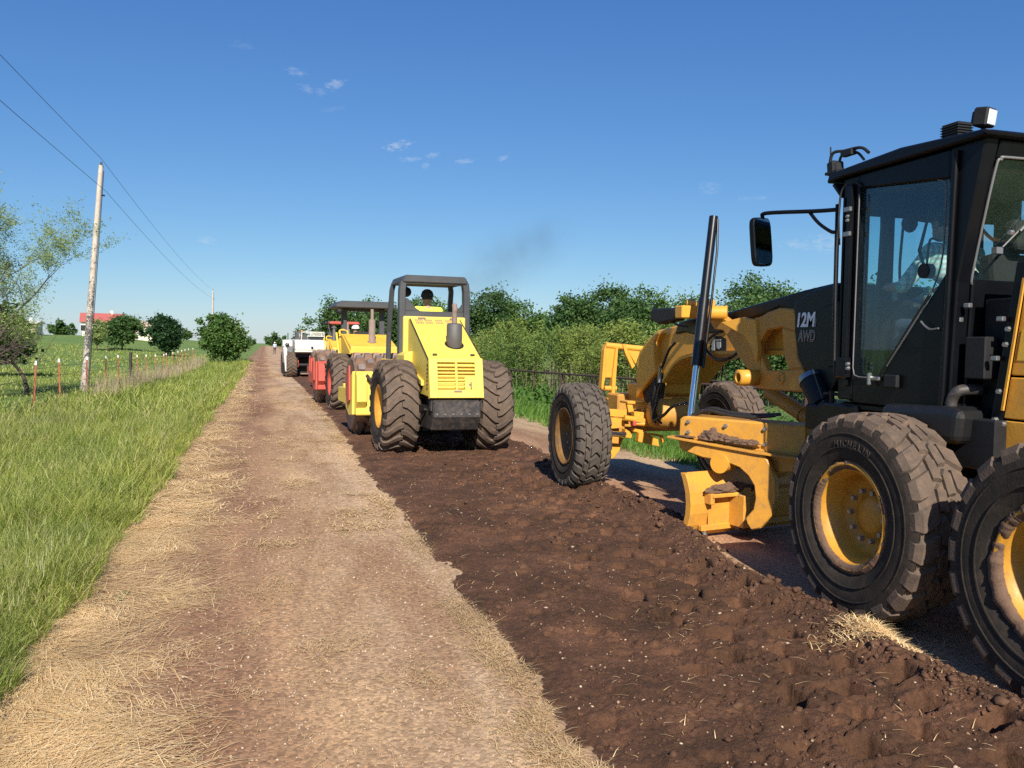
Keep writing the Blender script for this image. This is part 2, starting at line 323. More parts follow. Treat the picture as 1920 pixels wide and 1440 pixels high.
# ------------------------------------------------------------------ mesh builder
class MB:
    def __init__(s): s.v = []; s.f = []; s.m = []; s.s = []
    def add(s, vs, fs, mat=0, smooth=False):
        o = len(s.v); s.v += [tuple(p) for p in vs]
        for f in fs: s.f.append(tuple(i+o for i in f)); s.m.append(mat); s.s.append(smooth)
        return s
    def hexa(s, p, mat=0):        # 8 points: bottom ring 0-3, top ring 4-7
        return s.add(p, [(3,2,1,0), (4,5,6,7), (0,1,5,4), (1,2,6,5), (2,3,7,6), (3,0,4,7)], mat)
    def box(s, x0, x1, y0, y1, z0, z1, mat=0):
        return s.hexa([(x0,y0,z0), (x1,y0,z0), (x1,y1,z0), (x0,y1,z0), (x0,y0,z1), (x1,y0,z1), (x1,y1,z1), (x0,y1,z1)], mat)
    def obox(s, c, size, rot=(0,0,0), mat=0):
        M = Euler([rad(a) for a in rot]).to_matrix(); c = Vector(c); hx, hy, hz = [a/2 for a in size]
        P = [c + M @ Vector(q) for q in ((-hx,-hy,-hz),(hx,-hy,-hz),(hx,hy,-hz),(-hx,hy,-hz),(-hx,-hy,hz),(hx,-hy,hz),(hx,hy,hz),(-hx,hy,hz))]
        return s.hexa(P, mat)
    def prism(s, poly, a, b, axis='x', mat=0):
        """polygon (y,z)/(x,z)/(x,y) pushed from a to b along the axis"""
        f = {'x': lambda p, t: (t, p[0], p[1]), 'y': lambda p, t: (p[0], t, p[1]), 'z': lambda p, t: (p[0], p[1], t)}[axis]
        n = len(poly); A = sum(poly[i][0]*poly[(i+1) % n][1]-poly[(i+1) % n][0]*poly[i][1] for i in range(n))
        pl = list(poly) if (A > 0) else list(poly)[::-1]
        if axis == 'y': pl = pl[::-1]
        lo, hi = min(a, b), max(a, b)
        return s.add([f(p, lo) for p in pl] + [f(p, hi) for p in pl],
                     [tuple(range(n))[::-1], tuple(range(n, 2*n))] + [(i, (i+1) % n, n+(i+1) % n, n+i) for i in range(n)], mat)
    def slab(s, poly3, nrm, t, mat=0):      # planar polygon in 3D, thickened along nrm
        nrm = Vector(nrm).normalized()*t; P = [Vector(p) for p in poly3]; n = len(P)
        c = Vector((0,0,0))
        for i in range(n): c += P[i].cross(P[(i+1) % n])
        if c.dot(nrm) < 0: P = P[::-1]
        return s.add(P + [p+nrm for p in P], [tuple(range(n))[::-1], tuple(range(n, 2*n))] + [(i, (i+1) % n, n+(i+1) % n, n+i) for i in range(n)], mat)
    def tube(s, pts, r, n=8, mat=0, caps=True):
        P = [Vector(p) for p in pts]; rs = r if isinstance(r, (list, tuple)) else [r]*len(P)
        vs = []; prev = None
        for i, p in enumerate(P):
            d = (P[min(i+1, len(P)-1)] - P[max(i-1, 0)])
            d = d.normalized() if d.length > 1e-9 else Vector((0,0,1))
            if prev is None:
                a = Vector((0,0,1)) if abs(d.z) < .9 else Vector((1,0,0)); u = d.cross(a).normalized()
            else:
                u = (prev - d*prev.dot(d)); u = u.normalized() if u.length > 1e-6 else d.orthogonal().normalized()
            prev = u; wv = d.cross(u)
            for k in range(n):
                t = 2*math.pi*k/n; vs.append(p + u*(math.cos(t)*rs[i]) + wv*(math.sin(t)*rs[i]))
        fs = [(i*n+k, i*n+(k+1) % n, (i+1)*n+(k+1) % n, (i+1)*n+k) for i in range(len(P)-1) for k in range(n)]
        s.add(vs, fs, mat, True)
        if caps:
            s.add(vs[:n], [tuple(range(n))[::-1]], mat); s.add(vs[-n:], [tuple(range(n))], mat)
        return s
    def cyl(s, a, b, r, r2=None, n=16, mat=0): return s.tube([a, b], [r, r if r2 is None else r2], n, mat)
    def lathe(s, prof, o=(0,0,0), axis='x', n=48, mat=0, smooth=True):
        """profile of (radius, height along axis)"""
        o = Vector(o); A = {'x': ((1,0,0),(0,1,0),(0,0,1)), 'y': ((0,1,0),(0,0,1),(1,0,0)), 'z': ((0,0,1),(1,0,0),(0,1,0))}[axis]
        a, u, wv = [Vector(q) for q in A]
        vs = [o + a*h + (u*math.cos(2*math.pi*k/n) + wv*math.sin(2*math.pi*k/n))*r for (r, h) in prof for k in range(n)]
        fs = [(i*n+k, i*n+(k+1) % n, (i+1)*n+(k+1) % n, (i+1)*n+k) for i in range(len(prof)-1) for k in range(n)]
        return s.add(vs, fs, mat, smooth)
    def xform(s, M): s.v = [tuple(M @ Vector(p)) for p in s.v]; return s
    def mesh(s, name, mats):
        me = bpy.data.meshes.new(name); me.from_pydata(s.v, [], s.f)
        for m in (mats if isinstance(mats, (list, tuple)) else [mats]): me.materials.append(MATS[m])
        me.polygons.foreach_set('material_index', s.m); me.polygons.foreach_set('use_smooth', s.s); me.update()
        return me
    def build(s, name, mats, parent=None, off=None, bevel=0.0, seg=1):
        if off is not None: s.v = [(p[0]-off[0], p[1]-off[1], p[2]-off[2]) for p in s.v]
        o = link(name, s.mesh(name, mats), parent)
        if bevel:
            b = o.modifiers.new('bevel', 'BEVEL'); b.width = bevel; b.segments = seg; b.limit_method = 'ANGLE'; b.angle_limit = rad(38); b.use_clamp_overlap = True
        return o
def link(name, data, parent=None):
    o = bpy.data.objects.new(name, data); col.objects.link(o)
    if parent is not None: o.parent = parent
    return o
def tag(o, label, cat, group=None, kind=None):
    if label: o['label'] = label
    if cat: o['category'] = cat
    if group: o['group'] = group
    if kind: o['kind'] = kind
    return o
def thing(name, label, cat, loc=(0,0,0), rz=0, group=None):
    o = link(name, None); o.location = loc; o.rotation_euler = (0, 0, rz); o.empty_display_size = .2
    return tag(o, label, cat, group)
def copy_tree(o, parent=None):
    c = o.copy(); col.objects.link(c); c.parent = parent
    for ch in list(o.children): copy_tree(ch, c)
    return c
def smooth_path(pts, k=6):
    P = [Vector(p) for p in pts]; out = []
    for i in range(len(P)-1):
        p0, p1, p2, p3 = P[max(i-1,0)], P[i], P[i+1], P[min(i+2,len(P)-1)]
        for j in range(k):
            t = j/k
            out.append(.5*((2*p1)+(p2-p0)*t+(2*p0-5*p1+4*p2-p3)*t*t+(3*p1-p0-3*p2+p3)*t**3))
    return out + [P[-1]]
def fast_mesh(name, V, quads=None, tris=None, mats=(), smooth=False):
    me = bpy.data.meshes.new(name); V = np.asarray(V, np.float32)
    q = np.zeros((0,4), np.int32) if quads is None else np.asarray(quads, np.int32); t = np.zeros((0,3), np.int32) if tris is None else np.asarray(tris, np.int32)
    me.vertices.add(len(V)); me.vertices.foreach_set('co', V.ravel())
    me.loops.add(q.size+t.size); me.loops.foreach_set('vertex_index', np.concatenate([q.ravel(), t.ravel()]))
    me.polygons.add(len(q)+len(t))
    st = np.concatenate([np.arange(len(q))*4, q.size+np.arange(len(t))*3]).astype(np.int32)
    me.polygons.foreach_set('loop_start', st)
    if smooth: me.polygons.foreach_set('use_smooth', np.ones(len(q)+len(t), bool))
    for m in mats: me.materials.append(MATS[m])
    me.update(calc_edges=True); me.validate()
    return me
def text_mesh(txt, size, shear=0, extrude=.003, outline=0, squeeze=.8):
    c = bpy.data.curves.new('t', 'FONT'); c.body = txt; c.size = size; c.shear = shear; c.extrude = extrude; c.offset = .0
    o = bpy.data.objects.new('t', c); col.objects.link(o)
    if outline: c.fill_mode = 'NONE'; c.extrude = 0; c.bevel_depth = outline; c.bevel_resolution = 0
    else: c.offset = size*.03
    bpy.context.view_layer.update()
    me = bpy.data.meshes.new_from_object(o.evaluated_get(bpy.context.evaluated_depsgraph_get()))
    bpy.data.objects.remove(o); bpy.data.curves.remove(c)
    me.transform(Matrix.Diagonal((squeeze, 1, 1, 1)))
    return me
# ------------------------------------------------------------------ ground
rng = np.random.default_rng(7)
_lat = rng.random((256, 256))
def vnoise(x, y):
    xi = np.floor(x).astype(int); yi = np.floor(y).astype(int); fx = x-xi; fy = y-yi
    fx = fx*fx*(3-2*fx); fy = fy*fy*(3-2*fy); a = _lat[xi & 255, yi & 255]; b = _lat[(xi+1) & 255, yi & 255]
    c = _lat[xi & 255, (yi+1) & 255]; d = _lat[(xi+1) & 255, (yi+1) & 255]
    return (a*(1-fx)+b*fx)*(1-fy) + (c*(1-fx)+d*fx)*fy
def fbm(x, y, o=4, g=.5):
    s = 0; a = 1; t = 0
    for i in range(o): s = s+a*vnoise(x+17.3*i, y+31.7*i); t += a; a *= g; x = x*2.03; y = y*2.03
    return s/t
def sst(a, b, x):
    t = np.clip((x-a)/(b-a), 0, 1); return t*t*(3-2*t)
def height(x, y):
    x = np.asarray(x, float); y = np.asarray(y, float)
    z = -.2*np.exp(-((y-52)/13.)**2)                                   # the road dips a little before the next rise
    z = z - .10*sst(-1.5, -3.0, x)*sst(-7, -4.5, x) - .06*sst(-1.5, -3.0, x)
    z = z + 1.9*sst(-9, -30, x)*sst(80, 175, y) + .55*sst(-7, -18, x)*sst(60, 120, y)
    z = z - .30*sst(6.2, 8.6, x) + .30*sst(10.5, 16, x)
    z = z + .9*sst(20, 60, x)*sst(30, 90, y)
    z = z + (fbm(x*.11, y*.11)-.5)*.5*sst(6.5, 20, np.abs(x-2.4))
    far = sst(260, 700, y); z = z*(1-far) - 1.5*sst(300, 900, y)
    return z
def hz(x, y): return float(height(x, y))
def spaced(lo, hi, c, fine, growth):
    out = [c]; d = fine
    while out[-1] < hi: out.append(out[-1]+d); d *= growth
    out[-1] = hi; neg = [c]; d = fine
    while neg[-1] > lo: neg.append(neg[-1]-d); d *= growth
    neg[-1] = lo
    return np.array(neg[::-1][:-1]+out)
def grid(xs, ys, zf):
    X, Y = np.meshgrid(xs, ys); Z = zf(X, Y); n, m = X.shape
    V = np.stack([X, Y, Z], -1).reshape(-1, 3); i = np.arange(n*m).reshape(n, m)
    return V, np.stack([i[:-1,:-1], i[:-1,1:], i[1:,1:], i[1:,:-1]], -1).reshape(-1, 4)
xs = spaced(-900, 900, 2.0, .35, 1.055); ys = spaced(-80, 2500, 12, .4, 1.045)
V, Q = grid(xs, ys, lambda x, y: height(x, y)-.012-.25*sst(-.9, -.5, x)*sst(5.9, 5.5, x))
tag(link('ground', fast_mesh('ground', V, Q, mats=['pasture'], smooth=True)), 'green pasture reaching to the horizon', None, kind='structure')

def soil_left(y): return 1.30 + .07*(fbm(y*1.7, y*0+3.1)-.5)*2 + .05*(fbm(y*6., y*0+9.1)-.5)*2 + .12*sst(10, 24, y)
def soil_right(y): return 3.62 + .5*sst(5.6, 8.2, y) + .30*sst(9, 14, y) + .10*(fbm(y*1.5, y*0+5.7)-.5)*2
xs = np.linspace(-1.75, 6.45, 60); ys = spaced(-12, 700, 4, .22, 1.02)
def road_z(x, y):
    z = height(x, y) + .004 + .025*np.cos((x-2.4)/4.1*1.4) - .02
    z = z + (fbm(x*2.3, y*1.1)-.5)*.03
    trough = sst(soil_left(y)+.1, soil_left(y)+.35, x)*sst(soil_right(y)-.05, soil_right(y)-.25, x)*sst(66, 58, y)
    return z - .10*trough
V, Q = grid(xs, ys, road_z)
e = (fbm(V[:,1]*.9, V[:,1]*0+2.2)-.5)*.5
V[:,0] += np.where(V[:,0] < -1.7, e, 0) + np.where(V[:,0] > 6.4, e, 0)
tag(link('road', fast_mesh('road', V, Q, mats=['gravel'], smooth=True)), 'tan gravel road with worn red wheel tracks', None, kind='structure')

# the reclaimed strip: dark loose soil with rows of square pad prints and a loose ridge along its far side
pads = []
r2 = np.random.default_rng(11)
for (x0, x1, y0, y1, sp, dep, dens) in [(2.50, 3.36, 1.4, 7.5, .36, .125, 1.1), (2.50, 3.5, 7.4, 16, .30, .10, .95), (2.05, 2.5, 2.4, 16, .30, .045, .6), (1.5, 2.1, 2.2, 20, .30, .022, .3), (3.2, 3.95, 8.6, 19, .28, .06, .8), (2.3, 3.2, 16, 40, .28, .06, .7)]:
    k = 0
    for yy in np.arange(y0, y1, sp*.78):
        for xx in np.arange(x0 + (k % 2)*sp*.5, x1, sp):
            if r2.random() < dens*(.55+.9*(fbm(np.array(xx*1.3), np.array(yy*.7))-.22)):
                pads.append((xx+r2.normal(0,.026), yy+r2.normal(0,.026), (.066 if dep > .05 else .055)+r2.random()*.028, (.066 if dep > .05 else .055)+r2.random()*.028, dep*(.6+.5*r2.random()), r2.normal(0,.2)))
        k += 1
def soil_z(x, y):
    l, r = soil_left(y), soil_right(y)
    z = height(x, y) + .012 + .022*sst(l+.05, l+.5, x)
    edge = sst(l-.05, l+.16, x)*sst(r+.02, r-.22, x)
    z = z + edge*((fbm(x*1.7, y*1.2)-.45)*.045 + np.abs(fbm(x*9, y*9, 4, .6)-.5)*.028*(.4+1.2*fbm(x*1.3+8,y*1.1)) + (fbm(x*40, y*40, 3, .65)-.5)*.024 - .030*np.clip(1-np.abs(fbm(x*5.5+3, y*5.5, 4, .6)-.5)*22, 0, 1)*sst(.38, .6, fbm(x*1.1+20, y*.9)))
    lump = sst(.56, .74, fbm(x*4.1+40, y*4.1)); z = z + edge*lump*.035*fbm(x*24, y*24)
    ridge = np.exp(-((x-(r-.26))/.17)**2); z = z + ridge*(.085 + .05*fbm(x*6, y*2.4))*(1-.45*sst(8, 13, y))
    return z - .02*(1-edge)
nx = 210; ty = [1.2]
while ty[-1] < 62: ty.append(ty[-1]+max(.0125, .0033*ty[-1]))
ty = np.array(ty); S = np.linspace(0, 1, nx)
Yg, Sg = np.meshgrid(ty, S, indexing='ij'); Xg = soil_left(Yg)*(1-Sg)+soil_right(Yg)*Sg
Zg = soil_z(Xg, Yg)
for (px_, py_, a, b, d, t) in pads:
    i0, i1 = np.searchsorted(ty, [py_-.2, py_+.2])
    if i1-i0 < 2: continue
    xs_, ys_ = Xg[i0:i1], Yg[i0:i1]; c, s = math.cos(t), math.sin(t)
    u = ((xs_-px_)*c+(ys_-py_)*s)/a; v = (-(xs_-px_)*s+(ys_-py_)*c)/b
    q = np.maximum(np.abs(u), np.abs(v))
    m = 1-sst(.88, 1.03, q); rim = np.exp(-((q-1.3)/.2)**2)
    zc = np.mean(Zg[i0:i1][q < 1.3]) if np.any(q < 1.3) else 0
    if d > .04: Zg[i0:i1] = Zg[i0:i1]*(1-m)+(zc+.35*(Zg[i0:i1]-zc))*m
    Zg[i0:i1] += -d*m + rim*d*.08
V = np.stack([Xg, Yg, Zg], -1).reshape(-1, 3); ii = np.arange(V.shape[0]).reshape(Yg.shape)
Q = np.stack([ii[:-1,:-1], ii[:-1,1:], ii[1:,1:], ii[1:,:-1]], -1).reshape(-1, 4)
tag(link('tilled_strip', fast_mesh('tilled_strip', V, Q, mats=['tilled_soil'])), 'strip of dark freshly tilled soil with pad foot prints', None, kind='structure')
_sy, _sx0, _sx1, _Z = ty, soil_left(ty), soil_right(ty), Zg
def soil_height(x, y):
    i = np.clip(np.searchsorted(_sy, y), 0, len(_sy)-1); s = np.clip((x-_sx0[i])/(_sx1[i]-_sx0[i]), 0, 1)
    return _Z[i, (s*(nx-1)).astype(int)]
def surf(x, y):
    i = np.clip(np.searchsorted(_sy, y), 0, len(_sy)-1)
    return np.where((x > _sx0[i]) & (x < _sx1[i]) & (y < 62), soil_height(x, y), road_z(x, y))

# clods and pebbles
def blobs(name, x, y, r, mat, label, seed, sink=.35, flat=.75):
    g = np.random.default_rng(seed); n = len(x)
    bm = bmesh.new(); bmesh.ops.create_icosphere(bm, subdivisions=1, radius=1); bv = np.array([v.co[:] for v in bm.verts]); bf = np.array([[v.index for v in f.verts] for f in bm.faces]); bm.free()
    k = len(bv); P = bv[None]*(1+g.normal(0, .22, (n, k, 1)))*r[:,None,None]*np.stack([1+g.normal(0,.2,n), 1+g.normal(0,.2,n), np.full(n, flat)], -1)[:,None]
    a = g.random(n)*6.283; c, s = np.cos(a)[:,None], np.sin(a)[:,None]
    P = np.stack([P[...,0]*c-P[...,1]*s, P[...,0]*s+P[...,1]*c, P[...,2]], -1)
    P = P + np.stack([x, y, surf(x, y)+r*flat*(1-2*sink)], -1)[:,None]
    T = bf[None]+(np.arange(n)*k)[:,None,None]
    return tag(link(name, fast_mesh(name, P.reshape(-1,3), tris=T.reshape(-1,3), mats=[mat])), label, None, kind='stuff')
g = np.random.default_rng(3)
def near_y(n, lo, hi): return lo*np.exp(g.random(n)*math.log(hi/lo))
n = 9000; y = near_y(n, 1.9, 26); x = soil_left(y)+.04+(soil_right(y)-soil_left(y)-.1)*g.random(n)**.75
r = np.clip(np.exp(g.normal(-5.45, .6, n)), .002, .026)*(1+.02*y)
k = fbm(x*2.2, y*1.5) > .42
blobs('soil_clods', x[k], y[k], r[k], 'clod', 'crumbled dark soil clods scattered over the tilled strip', 5)
n = 2600; y = near_y(n, 1.9, 14); x = soil_right(y)-.42+.5*g.random(n)
blobs('ridge_clods', x, y, np.clip(np.exp(g.normal(-4.5, .45, n)), .006, .04), 'clod', 'loose clods piled along the ridge beside the grader wheels', 6)
n = 1500; y = near_y(n, 1.9, 14); x = soil_left(y)+.03+(soil_right(y)-soil_left(y)-.15)*g.random(n)
blobs('pale_pebbles', x, y, np.clip(np.exp(g.normal(-5.5, .45, n)), .002, .013), 'pebble_pale', 'pale pebbles scattered in the dark soil', 8)
n = 12000; y = near_y(n, 1.9, 18); x = -.9+(soil_left(y)+.9)*g.random(n)**.7
blobs('road_stones', x, y, np.clip(np.exp(g.normal(-5.65, .36, n)), .002, .008)*(1+.035*y), 'pebble_pale', 'small loose gravel stones on the road', 9)

# ------------------------------------------------------------------ blades: flat ribbons bent in an arc
def ribbons(base, az, L, lean0, lean1, wd, segs=3, twist=None):
    """base (n,3), az direction of lean, lean angles from vertical at root and tip (radians)"""
    n = len(base); d = np.stack([np.cos(az), np.sin(az), np.zeros(n)], -1); sd = np.stack([-np.sin(az), np.cos(az), np.zeros(n)], -1)
    if twist is not None:
        sd = sd*np.cos(twist)[:,None] + d*np.sin(twist)[:,None]
    p = base.copy(); R = []
    for i in range(segs+1):
        wv = wd*(1-(i/segs)**1.5)*.5 if i < segs else wd*0
        if i == segs: R.append(p[:,None])
        else: R.append(np.stack([p-sd*wv[:,None], p+sd*wv[:,None]], 1))
        t = lean0+(lean1-lean0)*(i+.5)/segs
        p = p + (d*np.sin(t)[:,None]+np.array([0,0,1])*np.cos(t)[:,None])*(L/segs)[:,None]
    V = np.concatenate(R, 1); k = 2*segs+1; o = (np.arange(n)*k)[:,None]
    q = np.concatenate([o+np.array([2*i, 2*i+1, 2*i+3, 2*i+2]) for i in range(segs-1)], 0) if segs > 1 else np.zeros((0,4), int)
    t = o+np.array([2*segs-2, 2*segs-1, 2*segs])
    return V.reshape(-1,3), q, t
def join(parts):
    V, Qs, T = [], [], []; o = 0
    for v, q, t in parts: V.append(v); Qs.append(q+o); T.append(t+o); o += len(v)
    return np.concatenate(V), np.concatenate(Qs), np.concatenate(T)
def grass(name, parts, mat, label, kind='stuff'):
    V, q, t = join(parts)
    return tag(link(name, fast_mesh(name, V, q, t, mats=[mat])), label, None, kind=kind)
g = np.random.default_rng(21)
def edge_l(y): return -1.28 + .16*(fbm(y*.9, y*0+1.5)-.5)*2 + .10*(fbm(y*4, y*0+8.)-.5)*2
def strip(n, y0, y1, depth, hmin, hmax, wd, fall=1.0):
    y = y0*np.exp(g.random(n)*math.log(y1/y0)); u = g.random(n)**fall
    x = edge_l(y) + .10 - u*depth(y)
    hh = (hmin+(hmax-hmin)*g.random(n)**1.4)*(.35+.75*fbm(x*1.2, y*1.2)+.65*fbm(x*4.5, y*4.5))*(.62+.38*sst(0, .5, u*depth(y)))
    az = g.normal(-.4, 1.9, n)
    return ribbons(np.stack([x, y, height(x, y)-.02], -1), az, hh, g.random(n)*.35, .4+g.random(n)**.7*1.5, wd*(.6+.8*g.random(n))*(1+0*y), 3, g.normal(0,.8,n))
dep = lambda y: np.clip(.262*y+1.6-1.0, .9, 4.6)
grass('tall_grass', [strip(60000, 3.0, 9, dep, .18, .46, .0055), strip(50000, 8.5, 22, dep, .20, .48, .0105), strip(26000, 21, 82, dep, .22, .5, .034)], 'grass_tall',
      'tall bright green grass along the left road edge')
n = 1500; y = 3.5*np.exp(g.random(n)*math.log(7.5)); x = edge_l(y)-.05-g.random(n)**1.3*dep(y)
k = fbm(x*.8+9, y*.5) > .46
x, y = x[k], y[k]; n = len(x)
stem = ribbons(np.stack([x, y, height(x, y)], -1), g.normal(-.3, .9, n), .30+.24*g.random(n), g.random(n)*.2, .4+.5*g.random(n), np.full(n, .003)+.0004*y, 3)
tip = stem[0].reshape(n, 7, 3)[:,6]
heads = [ribbons(tip-np.array([0,0,.05])+g.normal(0,.008,(n,3)), g.random(n)*6.28, .06+.05*g.random(n), .1+g.random(n)*.3, .4+g.random(n)*.5, .0035+.0003*y, 2) for _ in range(3)]
n2 = 5200; y2 = 11+14*g.random(n2); x2 = -5.9+2.2*g.random(n2); k2 = fbm(x2*.8+2, y2*.5+4) > .47; x2, y2 = x2[k2], y2[k2]; n2 = len(x2)
grass('pale_grass', [ribbons(np.stack([x2, y2, height(x2, y2)], -1), g.normal(-.4, 1.8, n2), .22+.26*g.random(n2), g.random(n2)*.3, .5+g.random(n2), np.full(n2, .012), 3)], 'grass_seed', 'patch of pale dry grass in the verge near the red posts')
grass('seed_heads', [stem]+heads, 'grass_seed', 'pale grass seed heads standing above the tall grass')
# short sward of the pasture behind the fence
def sward(n, x0, x1, y0, y1, hmin, hmax, wd):
    y = y0+(y1-y0)*g.random(n)**1.3; x = x0+(x1-x0)*g.random(n)
    k = (x > -.262*y-5)
    x, y = x[k], y[k]; m = len(x)
    return ribbons(np.stack([x, y, height(x, y)-.02], -1), g.random(m)*6.28, (hmin+(hmax-hmin)*g.random(m))*(.5+fbm(x*.5, y*.5)), g.random(m)*.4, .5+g.random(m), wd*(.7+.6*g.random(m)), 2, g.normal(0,.8,m))
grass('pasture_sward', [sward(26000, -18, -4.6, 16, 60, .06, .2, .03), sward(12000, -40, -5, 50, 120, .1, .3, .08)], 'grass_tall', 'short pasture grass beyond the wire fence')
# right verge
def verge(n, y0, y1, x0, x1, hmin, hmax, wd):
    y = y0*np.exp(g.random(n)*math.log(y1/y0)); x = x0+(fbm(y*1.1, y*0+6.)-.5)*.6+(x1-x0)*g.random(n)
    hh = (hmin+(hmax-hmin)*g.random(n))*(.5+fbm(x*1.0, y*1.0))*(.45+.55*sst(0, 1.0, x-x0))
    return ribbons(np.stack([x, y, height(x, y)-.02], -1), g.normal(-.4, 1.3, n), hh, g.random(n)*.25, .4+g.random(n)*1.1, wd*(.6+.8*g.random(n)), 3, g.normal(0,.8,n))
grass('verge_grass', [verge(22000, 8.5, 18, 6.0, 10.5, .22, .5, .014), verge(20000, 18, 60, 6.0, 12.5, .22, .5, .028)], 'grass_right', 'lush green grass on the far verge behind the grader')
n = 5200; y = 10*np.exp(g.random(n)*math.log(5)); x = 7.6+5.5*g.random(n)
grass('verge_weeds', [ribbons(np.stack([x, y, height(x, y)+.5*g.random(n)], -1), g.random(n)*6.28, .12+.14*g.random(n), .3+g.random(n)*.7, 1.2+g.random(n)*.6, .06+.05*g.random(n), 2)], 'weed', 'broad leaved weeds along the pipe fence')

# mown hay: dry strands lying on the road
def hay(n, y0, y1, xf, dens, Lm, wd, lift=.25, thr=.42, comb=0.0):
    y = y0*np.exp(g.random(n)*math.log(y1/y0)); x = xf(y, g.random(n))
    k = g.random(n) < dens(x, y); x, y = x[k], y[k]; m = len(x)
    z = surf(x, y) + .002 + .022*g.random(m)*dens(x, y)
    az = g.random(m)*6.28 if not comb else (fbm(x*1.3+3, y*1.3)-.5)*7+g.normal(0, comb, m)+np.where(g.random(m) < .5, 0, math.pi)
    return ribbons(np.stack([x, y, z], -1), az, Lm*(.4+1.0*g.random(m)), 1.57-lift*g.random(m), 1.5+.25*g.random(m), wd*(.6+.8*g.random(m)), 2)
def d_edge(x, y):
    e = edge_l(y); u = x-e
    return np.clip((1.08-sst(.25, .95, u))*(.30+1.3*sst(.40, .62, fbm(x*2.6, y*1.3))), 0, 1)
def d_mid(x, y): return np.clip(1.0*sst(.56, .74, fbm(x*2.3+5, y*1.6+3)) + .10*sst(.35,.6,fbm(x*5, y*3)), 0, 1)
def d_lip(x, y):
    u = soil_left(y)-x
    return np.clip(np.exp(-(u/.16)**2)*(.15+1.2*sst(.42, .62, fbm(x*1.3+2, y*1.5))), 0, 1)
XL = lambda y, r: edge_l(y)-.15+r*1.25
XM = lambda y, r: -.6+r*(soil_left(y)+.62)
XP = lambda y, r: soil_left(y)-.30+r*.36
grass('mown_hay', [hay(64000, 2.4, 9, XL, d_edge, .20, .0034, .25, .4, .55), hay(32000, 8.5, 30, XL, d_edge, .26, .0085, .25, .4, .6), hay(9000, 28, 80, XL, d_edge, .3, .022)], 'straw', 'golden mown hay lying along the grass edge')
grass('scattered_hay', [hay(52000, 2.4, 8, XM, d_mid, .06, .0026, .5), hay(34000, 7.5, 24, XM, d_mid, .10, .007, .5), hay(9000, 22, 70, XM, d_mid, .22, .02)], 'straw_green', 'dry hay clippings strewn over the gravel road')
grass('hay_lip', [hay(15000, 2.4, 9, XP, d_lip, .08, .0034, .5), hay(9000, 8.5, 30, XP, d_lip, .12, .008, .5)], 'straw_green', 'hay tufts along the border of the tilled soil')
def tuft(name, cx, cy, rx, ry, n, L, mat, label, hgt=.04):
    x = cx+g.normal(0, rx, n); y = cy+g.normal(0, ry, n); z = surf(x, y)+hgt*np.exp(-((x-cx)/rx/1.3)**2-((y-cy)/ry/1.3)**2)*g.random(n)+.003
    tag(link(name, fast_mesh(name, *ribbons(np.stack([x, y, z], -1), g.random(n)*6.28, L*(.4+g.random(n)), 1.5-.7*g.random(n), 1.5+.4*g.random(n), .0045*(.6+.8*g.random(n)), 2), mats=[mat])), label, 'hay', None, 'thing')
p = at(1640, 1185, Z=.12); tuft('hay_clump', p.x, p.y, .13, .10, 1500, .085, 'straw', 'clump of yellow hay on the soil beside the grader wheel', .05)
p = at(1510, 990, Z=.02)
n = 1300; y = near_y(n, 2.0, 14); x = soil_left(y)+.1+(soil_right(y)-soil_left(y)-.2)*g.random(n); k = fbm(x*2.1+7, y*2.1) > .56; x, y = x[k], y[k]; n = len(x)
grass('soil_straw', [ribbons(np.stack([x, y, surf(x, y)+.006], -1), g.random(n)*6.28, .03+.08*g.random(n), 1.5-.5*g.random(n), 1.5+.3*g.random(n), np.full(n, .0036), 2)], 'straw', 'bits of straw caught in the tilled soil')
